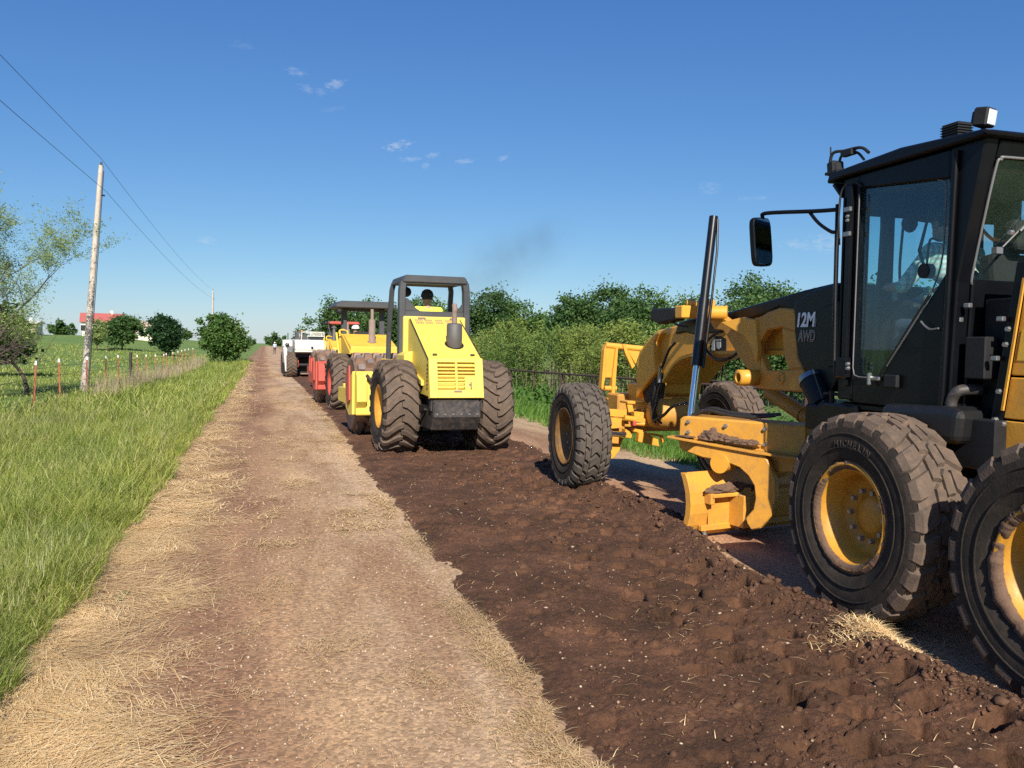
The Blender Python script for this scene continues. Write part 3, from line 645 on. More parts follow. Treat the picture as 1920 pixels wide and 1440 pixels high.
# ------------------------------------------------------------------ wheels
def tyre_mesh(R, W, rr, h, pattern, tread, n=60, seed=1, worn=1.0):
    """carcass by lathe (axis x, centre at origin) with moulded lugs; material 0 sidewall, 1 tread"""
    mb = MB(); R0 = R-h
    prof = [(rr*.985, -.37*W), (rr*1.02, -.43*W), (rr*1.10, -.475*W), ((rr+R0)/2, -.50*W), (R0*.93, -.488*W), (R0*.975, -.455*W)]
    mb.lathe(prof, n=n, mat=0); mb.lathe([(r, -q) for r, q in prof][::-1], n=n, mat=0)
    cr = [(R0*.975, -.44*W), (R0*.992, -.32*W), (R0, -.12*W), (R0, .12*W), (R0*.992, .32*W), (R0*.975, .44*W)]
    mb.lathe(cr, n=n, mat=1)
    for sgn in (-1, 1):    # fine moulding rings on the sidewall
        for q in (.32, .62): 
            rq = rr+(R0-rr)*q; mb.lathe([(rq-.006, sgn*.497*W), (rq, sgn*(.497*W+.006)), (rq+.006, sgn*.497*W)], n=n, mat=0)
    def rb(wv): return R0*(1-.022*(abs(wv)/(.44*W))**3)
    def lug(cl, hb, top=1.0, mat=1):
        """centre line of (w, s): w across, s arc along the tread; half breadth hb (one number or per point)"""
        vs = []; k = len(cl); rnd = random.Random(int(cl[0][1]*1000)+seed)
        for i, (wv, s) in enumerate(cl):
            b = hb[i] if isinstance(hb, (list, tuple)) else hb
            ex = max(0, abs(wv)-.44*W)
            rt = R-(R-R0)*(1-top) - .03*R*(abs(wv)/(.5*W))**3 - ex*1.6; rbq = rb(min(abs(wv), .44*W))-.004-ex*2.4
            for (r, bb) in ((rbq, b*1.16), (rt, b*.93)):
                for sg in (-1, 1):
                    a = (s+sg*bb)/R0; vs.append((wv, r*math.sin(a), r*math.cos(a)))
        fs = []
        for i in range(k-1):
            a, b = 4*i, 4*i+4
            fs += [(a+2, b+2, b+3, a+3), (a, a+2, a+3, a+1) if False else (a, b, b+2, a+2), (a+1, a+3, b+3, b+1)]
        fs += [(0, 2, 3, 1), (4*k-4, 4*k-3, 4*k-1, 4*k-2)]
        mb.add(vs, fs, mat)
    C = 2*math.pi*R0
    if pattern == 'bar':           # traction bars meeting in a V
        N = 21; p = C/N
        for j in range(N):
            for sg in (-1, 1):
                o = j*p + (p/2 if sg > 0 else 0)
                lug([(sg*w_*W, o + q*p) for w_, q in ((-.03, .62), (.10, .52), (.22, .30), (.36, -.05), (.455, -.22), (.515, -.30))], [p*.16, p*.175, p*.185, p*.20, p*.21, p*.2])
    elif pattern == 'chevron':     # stepped blocks, three rows
        N = 26; p = C/N
        for j in range(N):
            o = j*p
            lug([(-.14*W, o-.10*p), (-.02*W, o+.22*p), (.02*W, o+.22*p), (.14*W, o-.10*p)], p*.33)
            for sg in (-1, 1):
                lug([(sg*q*W, o+d*p) for q, d in ((.175, .42), (.26, .66), (.30, .66))], p*.33)
                lug([(sg*q*W, o+d*p) for q, d in ((.33, .10), (.40, .26), (.46, .30), (.515, .30))], p*.31)
    else:                           # shoulder bars with two rows of blocks
        N = 22; p = C/N
        for j in range(N):
            o = j*p
            for sg in (-1, 1):
                lug([(sg*q*W, o+d*p) for q, d in ((.19, .30), (.31, .12), (.43, 0), (.492, 0))], [p*.31, p*.35, p*.35, p*.29], worn)
                lug([(sg*q*W, o+d*p+(.5*p if sg > 0 else 0)) for q, d in ((.015, .60), (.085, .74), (.155, .66))], [p*.34, p*.42, p*.34], worn)
    return mb.mesh('tyre', ['rubber', tread])
def rim_mesh(rr, W, disc, mat, flange=.03, n=48, hub=.32, mud=False):
    """deep dish rim, open towards -x; disc = offset of the wheel centre from the outer lip"""
    mb = MB(); o = -.43*W
    prof = [(rr+flange, o+.03), (rr+flange+.004, o-.012), (rr+flange-.012, o-.022), (rr+.004, o-.004), (rr-.012, o+.008), (rr-.022, o+.012), (rr-.03, o+.05), (rr-.045, o+.06), (rr-.055, o+disc*.8), (rr-.075, o+disc),
            (rr*hub+.06, o+disc+.02), (rr*hub+.02, o+disc-.03), (rr*hub, o+disc-.045), (rr*.1, o+disc-.05), (0.001, o+disc-.05)]
    mb.lathe(prof, n=n); mb.lathe([(rr+flange, -o-.03), (rr+flange, -o+.012), (rr-.03, -o-.02), (rr-.06, o+disc+.02), (.02, o+disc+.03)], n=n)
    return mb.mesh('wheel', [mat]), o+disc
def bolt_mesh(r=.018, h=.03):
    mb = MB(); mb.lathe([(r*1.25, 0), (r*1.25, -.006), (r, -.006), (r, -h), (.001, -h)], n=6, smooth=False)
    return mb.mesh('bolt', ['bolt_steel'])
def mud_ring_mesh(rr, W, seed, thick=.016):
    R = random.Random(seed); mb = MB(); o = -.43*W; n = 200; vs = []; fs = []
    for k in range(n):
        a = 2*math.pi*k/n; q = .15-.75*math.cos(a+.5)+.35*math.sin(5*a+seed)+.25*math.sin(11*a+2*seed)+.18*math.sin(23*a)+R.gauss(0,.10)
        t = thick*q; s_ = min(0, t)*2.5
        for (r, h) in ((rr-.02, o+.02), (rr-.010-max(t,0)*.5, o-.002-t*.3-s_), (rr+.012, o-.020-t*.7-s_), (rr+.038+max(t,0)*.4, o-.016-t*.6-s_), (rr+.052+max(t,0)*.8, o+.01-s_)):
            r += R.gauss(0,.0015); vs.append((h+R.gauss(0,.0015), r*math.sin(a), r*math.cos(a)))
    for k in range(n):
        for i in range(4): a, b = k*5+i, ((k+1) % n)*5+i; fs.append((a, b, b+1, a+1))
    mb.add(vs, fs, 0, True); return mb.mesh('mud', ['mud'])
BOLT = bolt_mesh()
def add_wheel(parent, c, tyre, rim, disc_x, side=-1, bolts=10, br=.19, rz=0.0, ry=0.0, mud=None, spin=0.0):
    """wheel (rim) with tyre and bolts below it; side -1 shows its dish to -x"""
    wh = link('wheel', rim, parent); wh.location = c
    wh.rotation_euler = (spin, ry, rz + (math.pi if side > 0 else 0))
    link('tyre', tyre, wh)
    for k in range(bolts):
        a = 2*math.pi*(k+.5)/bolts; b = link('bolt', BOLT, wh); b.location = (disc_x-.045, br*math.sin(a), br*math.cos(a))
    if mud: link('mud', mud, wh)
    return wh

# ------------------------------------------------------------------ people
def person(name, label, loc, rz, pose, shirt, trousers, hat=None, hatmat='cap_dark', lean=0.0, scale=1.0, group=None, hands=None):
    V = Vector
    if pose == 'sit':
        hip = V((0,0,.52)); kn = [V((s*.13,.44,.55)) for s in (-1,1)]; an = [V((s*.13,.50,.10)) for s in (-1,1)]
        sh0 = V((0,.02+lean,1.04))
    else:
        hip = V((0,0,.93)); kn = [V((-.10,.16,.52)), V((.10,-.02,.50))]; an = [V((-.10,.22,.09)), V((.10,-.30,.14))]
        sh0 = V((0,.03,1.43))
    sh = [sh0+V((s*.19,0,0)) for s in (-1,1)]
    if hands: ha = [V(h) for h in hands]; el = [(sh[i]+ha[i])/2+V(((-1,1)[i]*.10,-.02,-.12)) for i in (0,1)]
    elif pose == 'sit': el = [sh[i]+V(((-1,1)[i]*.08,.10,-.25)) for i in (0,1)]; ha = [el[i]+V(((-1,1)[i]*-.04,.24,.03)) for i in (0,1)]
    else: el = [sh[0]+V((-.07,-.06,-.28)), sh[1]+V((.07,.02,-.28))]; ha = [el[0]+V((0,.02,-.25)), el[1]+V((0,.12,-.22))]
    neck = sh0+V((0,.01,.07)); head = sh0+V((0,.035+lean*.3,.212))
    mb = MB(); segs = []
    def ball(c, r):
        bm = bmesh.new(); bmesh.ops.create_icosphere(bm, subdivisions=2, radius=1)
        r = r if isinstance(r, tuple) else (r,)*3
        mb.add([V((v.co.x*r[0], v.co.y*r[1], v.co.z*r[2]))+c for v in bm.verts], [[v.index for v in f.verts] for f in bm.faces]); bm.free()
    def seg(a, b, r1, r2, m): mb.tube([a, b], [r1, r2], 12); ball(a, r1); ball(b, r2); segs.append((a, b, m))
    ball((hip+sh0)/2+V((0,0,-.02)), (.155,.115,.25)); ball(hip+V((0,0,.03)), (.165,.125,.13)); ball(sh0+V((0,0,-.09)), (.185,.115,.15))
    segs += [(hip+V((0,0,.10)), sh0, 0), (hip, hip+V((0,0,.05)), 1)]
    seg(sh[0], sh[1], .07, .07, 0)
    for i in (0,1):
        seg(sh[i], el[i], .062, .047, 0); seg(el[i], ha[i], .045, .032, 2)
        hd = (ha[i]-el[i]).normalized(); sd = hd.cross(V((0,0,1))).normalized() if abs(hd.z) < .95 else V((0,1,0))
        pm = ha[i]+hd*.07; seg(ha[i], pm, .034, .036, 2)
        for k in range(4):
            b = pm+sd*((k-1.5)*.021); L = (.065,.075,.07,.055)[k]; m_ = b+hd*L*.55; seg(b, m_, .0105, .010, 2); seg(m_, m_+hd*L*.35+V((0,0,-.02)), .010, .009, 2)
        tb = ha[i]+hd*.02+sd*.03*(1 if i else -1); seg(tb, tb+hd*.05+sd*.02*(1 if i else -1), .012, .010, 2)
        h2 = hip+V(((-1,1)[i]*.10,0,-.02)); seg(h2, kn[i], .092, .062, 1); seg(kn[i], an[i], .060, .042, 1)
        seg(an[i]+V((0,-.03,-.03)), an[i]+V((0,.16,-.055)), .045, .036, 3)
    seg(neck+V((0,0,-.05)), neck+V((0,.012,.07)), .056, .052, 2)
    ball(head, (.077,.098,.118)); ball(head+V((0,.035,-.07)), (.055,.06,.055)); ball(head+V((0,.10,-.01)), (.014,.022,.022)); ball(head+V((0,.085,.02)), (.055,.015,.012)); ball(head+V((0,.09,-.055)), (.026,.014,.010))
    for s in (-1,1): ball(head+V((s*.079,-.005,-.005)), (.012,.024,.034)); ball(head+V((s*.032,.088,.012)), (.014,.010,.009))
    segs.append((head+V((0,0,-.05)), head+V((0,0,.06)), 2))
    o = mb.build('body', [shirt, trousers, 'skin', 'boots'])
    rm = o.modifiers.new('r', 'REMESH'); rm.mode = 'VOXEL'; rm.voxel_size = .0125; sm = o.modifiers.new('s', 'SMOOTH'); sm.iterations = 4; sm.factor = .5
    bpy.context.view_layer.update()
    me = bpy.data.meshes.new_from_object(o.evaluated_get(bpy.context.evaluated_depsgraph_get()))
    bpy.data.objects.remove(o)
    nv = len(me.vertices); co = np.zeros(nv*3, np.float32); me.vertices.foreach_get('co', co); co = co.reshape(-1,3)
    cen = np.array([p.center[:] for p in me.polygons]); best = np.full(len(cen), 1e9); idx = np.zeros(len(cen), np.int32)
    for a, b, m in segs:
        a_, b_ = np.array(a), np.array(b); d = b_-a_; t = np.clip(((cen-a_)@d)/max(d@d, 1e-9), 0, 1); dist = np.linalg.norm(cen-(a_+t[:,None]*d), axis=1)
        k = dist < best; best[k] = dist[k]; idx[k] = m
    me.materials.clear()
    for m in (shirt, trousers, 'skin', 'boots'): me.materials.append(MATS[m])
    me.polygons.foreach_set('material_index', idx); me.polygons.foreach_set('use_smooth', np.ones(len(cen), bool))
    p = link(name, me); p.location = loc; p.rotation_euler = (0,0,rz); p.scale = (scale,)*3; tag(p, label, 'person', group)
    h = MB(); h.lathe(([(.001, .125), (.05, .115)] if not hat else []) + [(.076, .07), (.086, .02), (.084, -.03)], (head.x, head.y-.018, head.z), 'z', 20); hair = h.build('hair', 'hair_dark', p)
    if hat:
        m = MB(); c = (head.x, head.y-.012, head.z+.03)
        if hat == 'cap':
            m.lathe([(.001, .112), (.04, .106), (.082, .076), (.103, .02), (.106, -.016)], c, 'z', 24)
            m.add([(c[0]+.075*math.cos(a), c[1]+.085*math.sin(a), c[2]-.005) for a in np.linspace(.25, 2.89, 9)] + [(c[0]+.085*math.cos(a), c[1]+.06+.115*math.sin(a), c[2]-.02) for a in np.linspace(.25, 2.89, 9)], [(i, i+1, i+10, i+9) for i in range(8)])
        elif hat == 'hard':
            m.lathe([(.001, .135), (.05, .128), (.095, .085), (.115, .02), (.117, 0), (.145, -.008), (.145, -.016), (.112, -.012)], c, 'z', 24)
        else:
            m.lathe([(.001, .125), (.05, .13), (.085, .115), (.098, .03), (.102, .005), (.19, .0), (.22, .018), (.22, .010), (.10, -.012)], c, 'z', 24)
        m.build('hat', hatmat, p)
    return p
# ------------------------------------------------------------------ motor grader (built in world coordinates round its base)
GO = (4.9, 4.0, 0.0)
G = thing('motor_grader', 'large yellow and black motor grader with glazed cab standing beside the tilled strip', 'grader', GO)
def gp(mb, name, mats, bevel=.008, parent=None, seg=1): return mb.build(name, mats, parent or G, GO, bevel, seg)
def L2(p): return (p[0]-GO[0], p[1]-GO[1], p[2]-GO[2])
CX = 4.9
TR, TW, RR = .685, .43, .325
rear_t = tyre_mesh(TR, TW, RR+.035, .024, 'block', 'tread_dusty', 66, 2)
front_t = tyre_mesh(.665, .43, RR+.035, .032, 'chevron', 'tread_grey', 66, 3)
rim, dx = rim_mesh(RR, TW, .20, 'rim_yellow')
rimf, dxf = rim_mesh(RR, TW, .16, 'rim_dirty_shaded')
muds = [mud_ring_mesh(RR, TW, s, t) for s, t in ((1, .0045), (4, .020))]
for i, (x, y, side) in enumerate([(3.86, 4.735, -1), (3.86, 3.215, -1), (5.94, 4.735, 1), (5.94, 3.215, 1)]):
    add_wheel(G, L2((x, y, TR-.01)), rear_t, rim, dx, side, 10, .165, mud=muds[i] if i < 2 else None, spin=.13*i)
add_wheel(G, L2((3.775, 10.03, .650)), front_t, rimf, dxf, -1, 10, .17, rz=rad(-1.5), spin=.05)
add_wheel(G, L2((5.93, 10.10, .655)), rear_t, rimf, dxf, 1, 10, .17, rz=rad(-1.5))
# raised maker's lettering round the sidewalls
def ring_text(parent, txt, r, x, size, a0, step):
    for i, ch in enumerate(txt):
        me = text_mesh(ch, size, 0, .002, 0, .9); xs_ = [v.co.x for v in me.vertices]; me.transform(Matrix.Translation((-(min(xs_)+max(xs_))/2, 0, 0)))
        a = a0 + step*sum({'I': .55, 'M': 1.25}.get(c_, 1.0) for c_ in txt[:i]) + step*.5*{'I': .55, 'M': 1.25}.get(ch, 1.0)
        B = Matrix(((0,0,-1,0), (-1,0,0,0), (0,1,0,0), (0,0,0,1)))
        me.transform(Matrix.Rotation(a, 4, 'X') @ Matrix.Translation((x, 0, r)) @ B)
        me.materials.append(MATS['rubber_letter']); link('raised_letter', me, parent)
paint('rubber_letter', (.046, .034, .027), (.030, .024, .020), .92, bump=.01, scale=12)
for wh in [o for o in G.children if o.name.startswith('wheel')][:2]: 
    ring_text(wh, 'MICHELIN', RR+.135, -.5*TW-.002, .062, -.30, .105)

# tandem cases, rear frame, engine enclosure
for sx in (-1, 1):
    x0 = CX+sx*.68; m = MB()
    m.prism([(2.75,.50), (3.0,.42), (4.95,.42), (5.15,.55), (5.15,.80), (4.9,.92), (3.1,.92), (2.8,.82)], x0-.10, x0+.10); gp(m, 'tandem_case', 'cat_yellow_dirty', .02)
m = MB(); m.box(4.45, 5.35, 1.0, 5.9, .75, 1.22); m.prism([(4.2,.60), (5.9,.60), (6.3,.9), (6.3,1.25), (4.2,1.25)], 4.55, 5.25); gp(m, 'rear_frame', 'machine_black', .02)
m = MB(); m.box(4.30, 5.50, 1.2, 3.98, 1.22, 2.24); gp(m, 'engine_cover', 'cat_yellow', .03, seg=2)
EE = lambda z: 3.995+(2.14-z)*.145
for z0_, z1_ in ((1.06,1.36), (1.372,1.62), (1.632,2.20)):
    m = MB(); m.prism([(1.6,z0_), (EE(z0_),z0_), (EE(z1_),z1_), (1.6,z1_)], 4.252, 4.31); gp(m, 'side_door', 'cat_yellow', .006)
m = MB(); m.prism([(3.6,1.72), (EE(1.72)-.03,1.72), (EE(1.9)-.03,1.9), (3.6,1.9)], 4.2485, 4.2525); gp(m, 'door_label', 'roller_yellow_old', 0)
m = MB()
m.prism([(EE(2.3),2.3), (EE(2.3)+.075,2.3), (EE(.95)+.085,.95), (EE(.95),.95)], 4.235, 4.33); m.box(4.30, 5.50, 3.99, 4.05, 1.1, 2.38); bh = gp(m, 'bulkhead', 'machine_black', .008)
m = MB(); m.prism([(EE(2.2)-.012,2.20), (EE(2.2)+.004,2.20), (EE(1.42)+.004,1.42), (EE(1.42)-.012,1.42)], 4.225, 4.236); gp(m, 'yellow_edge', 'cat_yellow', 0, bh)
for (px_, py_) in [(1898,436), (1893,617), (1888,646), (1876,734), (1868,787), (1866,818), (1866,832), (1883,795)]:
    q = at(px_, py_, X=4.235); b = link('bolt', BOLT, bh); b.location = L2((4.235, q.y, q.z)); b.scale = (.8,.8,.8)
m = MB(); m.box(4.22, 4.34, 3.96, 4.12, .78, .98); gp(m, 'fuel_bracket', 'cat_yellow', .01)
paint('tank_black', (.009,.0095,.011), (.007,.0075,.0085), .45, dirt=(.03,.027,.024), dirt_amt=.3, scale=5, bump=.006)
# cab ---------------------------------------------------------------
X0, X1 = 4.15, 5.65
m = MB()
rear_edge = [(4.22,3.06), (4.40,2.20), (4.43,1.38)]
for (a, b) in ((X0, X0+.11), (X1-.11, X1)):
    m.prism([(5.36,1.40), (5.53,1.40), (5.53,3.04), (5.36,3.04)], a, b)                     # front post
    m.prism([(4.50,1.38), (4.50,3.05)] + rear_edge, a+.003, b-.003)                          # rear post
    m.prism([(4.50,2.862), (5.36,2.945), (5.36,3.045), (4.50,3.045)], a+.002, b-.002)        # head rail
    m.prism([(5.36,1.38), (5.36,1.565), (5.08,1.565), (4.50,2.27), (4.50,1.38)], a+.002, b-.03)  # door apron
m.prism([(4.21,3.05), (4.24,2.94), (4.30,2.94), (4.30,3.05)], X0+.11, X1-.11)               # rear head
m.prism([(4.385,2.22), (4.425,1.38), (4.50,1.38), (4.47,2.22)], X0+.11, X1-.11)             # rear apron
m.box(X0+.11, X1-.11, 5.45, 5.53, 1.38, 1.52); m.box(X0+.11, X1-.11, 5.45, 5.53, 2.95, 3.04)
m.box(X0+.02, X1-.02, 4.42, 5.52, 1.33, 1.378)
cab = gp(m, 'cab_frame', 'machine_black', .010)
# door posts, trim tubes
m = MB()
m.cyl((X0-.012, 4.475, 1.42), (X0-.012, 4.435, 3.02), .020, n=10); gp(m, 'door_trim', 'machine_black', 0, cab)
m = MB(); m.box(X0-.03, X0, 5.40, 5.46, 1.5, 2.98); m.box(X0-.022, X0, 5.49, 5.51, 1.55, 2.9); gp(m, 'post_channel', 'machine_black', .006, cab)
# roof
m = MB(); m.prism([(5.68,3.03), (5.65,3.10), (4.9,3.135), (4.18,3.095), (4.16,3.065), (4.2,3.052), (5.5,3.047)], 4.10, 5.70); m.prism([(5.62,3.03), (5.68,3.025), (5.56,2.90), (5.54,2.93)], 4.14, 5.66)
roof = gp(m, 'roof', 'machine_black', .012)
m = MB(); m.prism([(5.42,3.10), (5.28,3.19), (4.72,3.19), (4.6,3.12)], 4.35, 5.45); gp(m, 'roof_hump', 'machine_black', .015, roof)
def work_lamp(c, rz, parent=roof, s=1.0):
    m = MB(); m.obox((0,0,0), (.115*s,.09*s,.115*s)); m.obox((0,.05*s,0), (.08*s,.03*s,.08*s)); m.box(-.012,.012,-.01,.01,-.12*s,-.055*s); o = m.build('work_lamp', 'matte_black', parent, None, .012)
    o.location = L2(c); o.rotation_euler = (rad(8), 0, rz)
    m = MB(); m.obox((0,-.047*s,0), (.092*s,.006,.092*s)); m.build('lens', 'lamp_lens', o, None, .004)
work_lamp((4.27, 4.36, 3.215), rad(18)); work_lamp((4.86, 4.25, 3.16), rad(5))
m = MB(); m.box(4.26, 4.37, 4.56, 4.70, 3.10, 3.245)
for k in range(5): m.box(4.252, 4.378, 4.552, 4.708, 3.155+.017*k, 3.161+.017*k)
gp(m, 'vent_box', 'matte_black', .003, roof)
q = at(1572, 318, X=4.16); work_lamp((4.18, 5.68, 3.15), math.pi, s=.9)
m = MB(); m.tube(smooth_path([(4.16,5.72,3.10), (4.16,5.70,3.26), (4.20,5.60,3.27), (4.2,5.42,3.255), (4.2,5.33,3.20)]), .012, 6); m.tube(smooth_path([(4.2,5.66,3.12), (4.2,5.64,3.24), (4.22,5.5,3.24), (4.2,5.38,3.16)]), .010, 6)
m.obox((4.2,5.56,3.245), (.05,.12,.04)); m.cyl((4.16,5.71,3.2), (4.16,5.72,3.32), .006); m.box(4.13,4.24,5.60,5.74,3.105,3.125); gp(m, 'lamp_bracket', 'matte_black', 0, roof)
# glazing
gl = [(5.355,1.57), (5.085,1.57), (4.505,2.275), (4.505,2.858), (5.355,2.94)]
def pane(name, poly, a, b, axis, mat='cab_glass', mr=.02):
    m = MB(); m.prism(poly, a, b, axis); return gp(m, name, mat, 0, cab)
pane('door_glass', gl, X0+.035, X0+.040, 'x'); pane('door_glass', gl, X1-.040, X1-.035, 'x')
pane('windscreen', [(X0+.11,1.52), (X1-.11,1.52), (X1-.11,2.95), (X0+.11,2.95)], 5.485, 5.49, 'y', 'cab_glass')
m = MB(); m.slab([(X0+.11,4.385,2.22), (X1-.11,4.385,2.22), (X1-.11,4.245,2.94), (X0+.11,4.245,2.94)], (0,-1,-.2), .005); gp(m, 'rear_glass', 'cab_glass_clear', 0, cab)
def seal(pts, r=.0055, mat='gasket'):
    m = MB(); m.tube(pts, r, 6); return gp(m, 'window_seal', mat, 0, cab)
rd = [(5.345,2.9), (5.352,1.64), (5.335,1.585), (5.28,1.572), (5.10,1.572)]
seal([(X0-.006, y, z) for y, z in rd])
seal(smooth_path([(X0-.006, y, z) for y, z in [(5.00,1.66), (4.80,1.90), (4.62,2.13), (4.545,2.28), (4.518,2.42), (4.512,2.62), (4.512,2.80), (4.53,2.845), (4.58,2.862)]]))
seal([(X0-.006, y, z) for y, z in [(5.08,1.575), (4.62,2.13)]], .011, 'matte_black')
seal(smooth_path([(X0+.13, 4.40, 2.21), (X0+.10, 4.385, 2.25), (X0+.105, 4.25, 2.86), (X0+.135, 4.232, 2.935), (X0+.2, 4.23, 2.95), (X0+.9, 4.23, 2.95)]), .009)
# wipers
m = MB(); m.tube([(X0+.75,4.225,2.93), (X0+.25,4.31,2.42)], .006, 6); m.tube([(X0+.72,4.215,2.95), (X0+.35,4.28,2.52)], .009, 6); m.obox((X0+.23,4.33,2.40), (.05,.04,.04)); gp(m, 'wiper', 'gasket', 0, cab)
m = MB(); a = at(1724, 470, X=X0+.05); b = at(1752, 362, X=X0+.05); c = at(1735, 508, X=X0+.05)
m.tube([(X0+.05,c.y,c.z), (X0+.05,a.y,a.z), (X0+.05,b.y,b.z)], [.010,.012,.007], 6); m.cyl((X0+.03,c.y,c.z), (X0+.09,c.y,c.z), .05, n=16)
m.tube(smooth_path([(X0+.06,c.y-.0,c.z+.03), (X0+.06,c.y-.02,c.z+.2), (X0+.06,c.y-.09,c.z+.19)]), .008, 6); gp(m, 'door_wiper', 'matte_black', 0, cab)
# controls and seat
m = MB(); m.box(4.66,5.14,4.62,5.08,1.42,1.80); m.obox((4.9,4.66,2.12), (.50,.13,.62), (-8,0,0)); st = gp(m, 'seat', 'seat_fabric', .04, cab, 2)
m = MB(); m.obox((4.9,4.60,2.54), (.30,.11,.22), (-8,0,0)); m.cyl((4.84,4.62,2.4),(4.84,4.61,2.5),.012); gp(m, 'headrest', 'seat_fabric', .03, cab, 2)
m = MB(); m.prism([(5.44,1.40),(5.16,1.40),(5.12,1.92),(5.20,2.12),(5.40,2.16),(5.44,2.1)], 4.52, 5.28); gp(m, 'console', 'matte_black', .03, cab, 2)
for sx in (-1,1):
    m = MB(); m.box(CX+sx*.38-.09, CX+sx*.38+.09, 4.70, 5.12, 1.42, 2.02); m.cyl((CX+sx*.38,5.04,2.0),(CX+sx*.38,5.08,2.16),.022,n=10); gp(m, 'control_pod', 'interior_grey', .03, cab, 2)
m = MB(); m.box(4.3,5.5,4.5,5.4,2.93,2.96); gp(m, 'headliner', 'interior_grey', .01, cab)
m = MB(); m.lathe([(.001,.03),(.05,.03),(.07,0),(.05,-.03),(.001,-.03)], (4.62,5.38,2.72), 'y', 14); m.cyl((4.62,5.38,2.78),(4.62,5.38,2.94),.012,n=6); gp(m, 'cab_fan', 'matte_black', 0, cab)
for sx in (-1,1):
    m = MB(); m.prism([(CX+sx*.50,1.5),(CX+sx*.36,1.5),(CX+sx*.36,2.96),(CX+sx*.46,2.96)], 5.435, 5.475, 'y'); gp(m, 'windscreen_pillar', 'machine_black', .006, cab)
m = MB(); m.box(4.28,5.52,5.405,5.43,2.76,2.95); gp(m, 'sun_visor', 'matte_black', .006, cab)
m = MB(); m.tube(smooth_path([(4.40,5.42,2.9),(4.41,5.42,2.5),(4.38,5.42,2.1),(4.42,5.40,1.7)]), .012, 6); m.tube(smooth_path([(4.60,5.42,2.74),(4.58,5.42,2.4),(4.6,5.42,2.2)]), .010, 6); gp(m, 'cab_cable', 'hose_black', 0, cab)
# door furniture, boxes and pipes behind and below the cab
m = MB(); q = at(1635, 711, X=X0-.03); m.obox((X0-.035,q.y+.02,q.z), (.03,.03,.09)); m.obox((X0-.03,q.y-.03,q.z+.005), (.02,.10,.03)); gp(m, 'door_handle', 'bare_steel', .008, cab)
m = MB(); q = at(1668, 712, X=X0-.02); m.obox((X0-.02,q.y-.02,q.z-.01), (.03,.13,.09)); gp(m, 'latch_box', 'matte_black', .008, cab)
m = MB(); pts = [at(*zz('S', *p), X=X0-.03) for p in [(1045,350),(1075,385),(1120,412),(1185,405)]]; m.tube(smooth_path([p[:] for p in pts]), .007, 6); gp(m, 'grab_wire', 'bare_steel', 0, cab)
m = MB(); q = at(1583, 688, X=X0-.02); m.box(X0-.05,X0-.003,q.y-.06,q.y+.07,q.z-.08,q.z+.07); gp(m, 'hinge_box', 'machine_black', .008, cab)
for (a, b) in ((472,688),(472,722)): 
    q = at(*zz('S', a, b), X=X0-.05); bb = link('bolt', BOLT, cab); bb.location = L2((X0-.05, q.y, q.z)); bb.scale = (.7,)*3
for (zy) in (2.62, 2.80):
    m = MB(); m.obox((X0-.036,5.43,zy), (.022,.075,.035)); gp(m, 'hinge', 'bare_steel', .004, cab)
for zy in (2.72, 2.75):
    bb = link('bolt', BOLT, cab); bb.location = L2((X0-.03, 5.43, zy)); bb.scale = (.6,)*3
m = MB(); m.tube(smooth_path([(X0-.03,5.52,2.55), (X0-.045,5.52,2.80), (X0-.035,5.50,2.96), (X0-.02,5.40,3.0), (X0-.01,5.33,2.96)]), .007, 6); m.tube(smooth_path([(X0-.03,5.53,2.9), (X0-.04,5.54,2.5), (X0-.03,5.54,1.9), (X0-.03,5.53,1.6)]), .008, 6); gp(m, 'lamp_cable', 'hose_black', 0, cab)
m = MB(); p0 = [at(*zz('S', *p), X=4.10) for p in [(755,1000),(1280,1025),(1390,1060),(1360,1330),(750,1290)]]
m.prism([(p.y, p.z) for p in p0], 4.06, 4.9); gp(m, 'side_tank', 'tank_black', .05, None, 3)
m = MB(); q = at(1806, 742, X=4.2); m.tube(smooth_path([(4.16,q.y+.05,q.z-.12), (4.16,q.y+.05,q.z-.03), (4.18,q.y+.01,q.z+.03), (4.3,q.y-.03,q.z+.04)]), .036, 12); m.cyl((4.16,q.y+.05,q.z-.10),(4.16,q.y+.05,q.z-.075),.041,n=12); gp(m, 'filler_pipe', 'worn_black', 0)
m = MB(); m.box(4.19,4.30,4.20,4.36,1.60,1.86); gp(m, 'battery_box', 'matte_black', .008)
m = MB(); m.box(4.17,4.9,4.08,4.42,1.05,1.36); m.box(4.35,5.4,4.06,4.38,1.36,2.1); gp(m, 'bulkhead_plates', 'matte_black', .01)
for (px_, py_) in [(1815,573), (1798,600), (1877,598), (1866,672)]:
    q = at(px_, py_, X=4.2); m = MB(); m.obox((4.2,q.y,q.z),(.03,.05,.03)); gp(m, 'clamp', 'bare_steel', .005)
m = MB(); m.box(4.2,5.6,4.5,6.0,1.12,1.33); m.prism([(5.3,1.0),(5.75,1.05),(5.75,1.36),(5.3,1.36)],4.14,4.4); gp(m, 'cab_mount', 'machine_black', .015)
m = MB(); q = at(1562, 752, X=4.2); m.tube(smooth_path([(4.2,q.y-.1,q.z+.05),(4.19,q.y,q.z+.06),(4.19,q.y+.1,q.z+.055)]), .012, 6); m.cyl((4.19,q.y,q.z-.1),(4.19,q.y,q.z+.08),.018); m.lathe([(.001,.07),(.09,.06),(.12,.02),(.12,-.12),(.08,-.17),(.001,-.17)], (4.26,q.y+.03,q.z-.13), 'z', 18); gp(m, 'filter_bowl', 'machine_black', 0)
